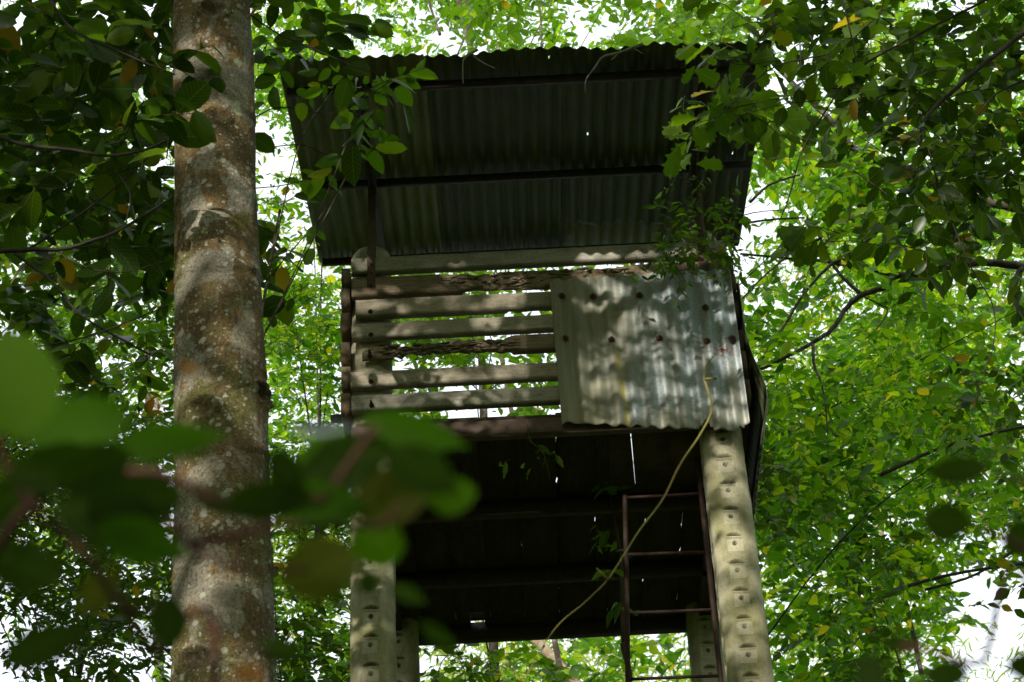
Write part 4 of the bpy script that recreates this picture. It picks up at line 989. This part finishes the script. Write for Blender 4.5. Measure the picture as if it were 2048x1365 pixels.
# ------------------------------------------------------------------ blurred leaves close to the lens
def fore(name, label, leaves, stems, D, base):
    root = empty(name, base, label, 'shrub'); off = np.array(root.location)
    for (px, py, ln, wd, ang, mat, tl) in leaves:
        # centre, length and width in photo pixels, direction the tip points on the picture, lean away from the viewer
        dd = D*rng.uniform(.93, 1.07); P = atd(px, py, dd); s = dd/FPX; a = math.radians(ang)
        ax = norm(_R*math.cos(a)+_U*math.sin(a)+_F*tl*.5); nn = norm(-_F*1.0+_U*.5*tl+_R*rng.uniform(-.3, .3)-np.array([0, 0, .2]))
        bx = norm(np.cross(nn, ax)); nn = np.cross(ax, bx)
        L = .93*ln*s/max(.3, math.sqrt(1-(ax@_F)**2)); W = .9*wd*s/2
        P = P-ax*L/2-off
        kd = 'wide' if (int(px)//10) % 3 == 0 else 'near'
        me = LEAF_ME.get((kd, mat.name)) or LEAF_ME.setdefault((kd, mat.name), own(mesh('leaf', TM[kd][0], [TM[kd][1], TM[kd][2]], mat, smooth=True)))
        o = bpy.data.objects.new('leaf', me); COL.objects.link(o); o.parent = root
        A_, B_, C_ = ax*L, bx*W, nn*L
        o.matrix_local = Matrix(((A_[0], B_[0], C_[0], P[0]), (A_[1], B_[1], C_[1], P[1]), (A_[2], B_[2], C_[2], P[2]), (0, 0, 0, 1)))
    mb = MB()
    for s_, r in stems:
        Q = [atd(a, b, D) for a, b in s_]
        if s_[0][1] > 1300: Q = [off, off*.5+Q[0]*.5+[0, .05, 0]]+Q
        Q = spline(Q, 30); mb.tube(Q, np.linspace(r, r*.6, 30), 7)
    mb.build('stem', FSTEM, root, smooth=True, off=off)
    return root
def flat_leaf(name, c): return leaf_mat(name, [(0, c), (1, tuple(x*1.2 for x in c))], tmix=.8, rough=.85, spots=True, tcol=(1.3, 1.5, .3))
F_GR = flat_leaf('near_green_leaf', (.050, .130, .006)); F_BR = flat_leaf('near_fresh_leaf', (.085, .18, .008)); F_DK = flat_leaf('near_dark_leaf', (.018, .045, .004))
F_BN = flat_leaf('near_browning_leaf', (.065, .065, .012)); F_OR = flat_leaf('near_orange_leaf', (.50, .14, .04)); F_GL = leaf_mat('near_painted_sheen_leaf', [(0, (.38, .44, .46)), (1, (.42, .48, .50))], rough=.3, tmix=.3, tcol=(1, 1, 1), spots=False)  # F_GL: sky sheen painted in as a pale bluish leaf colour
FSTEM = steel('near_stem', (.05, .02, .012), (.09, .035, .02))
fore('foreground_shrub', 'shrub branch of big blurred green leaves close to the camera at the lower left',
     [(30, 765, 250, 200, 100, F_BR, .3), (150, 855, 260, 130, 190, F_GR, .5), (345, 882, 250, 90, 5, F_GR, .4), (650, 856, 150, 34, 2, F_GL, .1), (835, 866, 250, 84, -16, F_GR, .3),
      (660, 935, 170, 150, 60, F_GR, .4), (610, 1003, 280, 100, 175, F_GR, .4), (800, 985, 230, 130, 20, F_BN, .3), (905, 992, 110, 80, 8, F_BR, .3), (755, 1088, 120, 125, -80, F_BR, .2),
      (635, 1140, 190, 140, 200, F_BN, .3), (205, 1035, 290, 150, 170, F_DK, .4), (290, 1085, 220, 110, -20, F_GR, .3), (120, 935, 220, 110, 10, F_DK, .4), (570, 945, 130, 80, 120, F_DK, .4), (270, 1010, 220, 130, 10, F_DK, .3), (180, 940, 200, 110, 200, F_DK, .3), (540, 1000, 200, 90, 5, F_DK, .3),
      (430, 1005, 120, 50, -35, F_DK, .5), (380, 737, 50, 16, -25, F_OR, .2), (312, 808, 36, 32, 70, F_OR, .2), (500, 1347, 80, 26, -15, F_OR, .3), (480, 200, 50, 12, 20, F_BN, .3), (484, 437, 40, 22, 45, F_BN, .3),
      (40, 1130, 200, 120, 160, F_DK, .4), (90, 1290, 190, 90, 20, F_DK, .5), (335, 1240, 120, 90, 100, F_DK, .4), (190, 1190, 150, 80, 220, F_BN, .4), (740, 1165, 60, 60, 0, F_DK, .4), (820, 1190, 90, 40, -30, F_DK, .2),
      (560, 1300, 110, 60, 160, F_DK, .4), (20, 1000, 200, 110, 20, F_DK, .4), (700, 925, 240, 130, 20, F_DK, .3), (850, 945, 190, 110, -30, F_DK, .3),  (880, 1275, 110, 40, -40, F_DK, .4)],
     [([(-120, 1500), (-60, 1200), (60, 1010), (180, 955), (265, 945), (330, 950), (400, 985), (470, 1015), (560, 1005), (650, 1000)], .0042),
      ([(380, 1090), (450, 1075), (560, 1052), (660, 1052), (760, 1050), (800, 1010)], .003), ([(180, 955), (300, 1000), (380, 1090), (420, 1110), (500, 1140), (620, 1140)], .003),
      ([(60, 1010), (160, 1100), (240, 1200), (330, 1240)], .003), ([(650, 1000), (690, 940), (740, 870), (760, 855)], .0026), ([(60, 1010), (0, 900), (20, 840)], .003), ([(420, 1500), (300, 1300), (240, 1200)], .004)],
     1.35, (.5, -10.4, 0))
fore('foreground_sapling', 'few dark blurred leaves close to the camera at the lower right',
     [(1920, 940, 150, 62, 5, F_DK, .5), (1900, 1045, 130, 95, -10, F_DK, .3), (2040, 1075, 90, 80, 30, F_DK, .3), (1805, 1288, 110, 42, -8, F_DK, .4), (1740, 1345, 80, 70, 80, F_DK, .4), (1895, 1350, 110, 60, 0, F_DK, .4), (2050, 1330, 70, 80, 80, F_DK, .4)],
     [([(2150, 1500), (2120, 1250), (2060, 1110), (1960, 1060), (1900, 1045)], .003), ([(2120, 1250), (2080, 1000), (1990, 945)], .003), ([(2120, 1330), (1960, 1330), (1850, 1300), (1800, 1290)], .003)],
     1.6, (1.3, -10.2, 0))

# ------------------------------------------------------------------ the forest all round, outside the frame, with added shade clumps
lv = Leaves(); cc = []
for q in range(9500):
    a = rng.uniform(0, 2*math.pi); r = rng.uniform(11, 34); x = r*math.cos(a); y = -6+r*math.sin(a); zz = .5+rng.random()*18.5
    px, py, pz = project(np.array([x, y, zz]))
    if pz > 0 and -350 < px < 2400 and -350 < py < 1700: continue
    # open towards the sun high up
    sd = np.array([x, y+2, zz-9.5]); sd /= np.linalg.norm(sd)
    if sd@SUN > .955 and vnoise(x*.7, 3)+vnoise(y*.8+zz, 4) > -.55: continue
    if (np.array([x, y+6, 0])@SUN)/math.hypot(x, y+6) > .5 and zz > 7: continue
    cc.append((x, y, zz))
for q in range(420):                                  # unseen clumps added to shade the left foliage
    x = rng.uniform(-9, -3.6); y = rng.uniform(-7, 3); zz = rng.uniform(7, 15)
    px, py, pz = project(np.array([x, y, zz]))
    if pz > 0 and px > -220: continue
    cc.append((x, y, zz))
def fill(n, x0, x1, y0, y1, z0, z1, keep=1.0):  # unseen clumps added for shade, clear of the sun's path to the tower
    for q in range(n):
        p = np.array([rng.uniform(x0, x1), rng.uniform(y0, y1), rng.uniform(z0, z1)])
        px, py, pz = project(p)
        if pz > 0 and -330 < px < 2380 and py > -420: continue
        if np.linalg.norm(p-CAM) < 2.6: continue
        t = (p[1]+.2)/SUN[1]; h = p-SUN*t                # where this clump's shadow meets the tower's front
        if -1.2 < h[0] < 3.2 and 8.6 < h[2] < 11.2: continue
        if -1.2 < h[0] < 3.2 and 6.5 < h[2] < 8.6 and vnoise(p[0]*1.3, 5)+vnoise(p[2]*1.5, 8) < .1: continue
        cc.append(tuple(p))
fill(700, -8, 8, -9, -1.5, 13, 16.5)                  # unseen boughs overhead, added to hold back sky light
fill(320, -9, 9, -17, -10, 7, 14)
fill(200, 3.6, 9, -9, 4, 1, 9)
fill(160, -9, -3.8, -9, 4, 1, 8)
fill(200, -9, 9, -20, -14, .5, 8)
fill(60, -4.5, -.6, -15.5, -11.8, 2.3, 5.5)            # unseen thicket by the viewpoint, added to shade the near leaves
fill(50, -1, 4, -12.5, -10, 4.6, 7)
fill(60, -6, -3.0, -14, -9, 7.5, 12.5)
cc = np.array(cc); Pn = around(cc, 16, .8); n = len(Pn)
lv.put(Pn, rdir(n, -.2), rdir(n, .6), rng.uniform(.25, .5, n), rng.uniform(.08, .14, n))
off = np.array([0., 0, 0])
P_, A_, N_, L_, W_ = lv.cat()
px, py, pz = project(P_); okl = ~((pz > 0) & (px > -250) & (px < 2300) & (py > -250) & (py < 1600)) & ~((np.linalg.norm(P_-CAM, axis=1) < 3.0) & (pz > -1)) & ~((pz > 0) & (np.abs(px-1024) < 1024+2300/np.maximum(pz, .3)) & (np.abs(py-682) < 682+2300/np.maximum(pz, .3))); P_, A_, N_, L_, W_ = P_[okl], A_[okl], N_[okl], L_[okl], W_[okl]; n = len(P_)
far_ = np.clip(np.linalg.norm(P_-CAM, axis=1)/9, .3, 1); L_ = L_*far_; W_ = W_*far_
V, T, Q = leaf_arrays(P_, A_, N_, L_, W_, 'simple')
fo = link('forest_and_shade_clumps', mesh('forest_and_shade_clumps', V, [Q], L_MID, rnd=np.repeat(rng.random(n), 2)), kind='stuff')
tag(fo, 'dense forest foliage all round out of view, with clumps added for shade', 'forest')
print('objects', len(bpy.data.objects), 'tris', sum(len(o.data.loops)-2*len(o.data.polygons) for o in bpy.data.objects if o.type == 'MESH'))
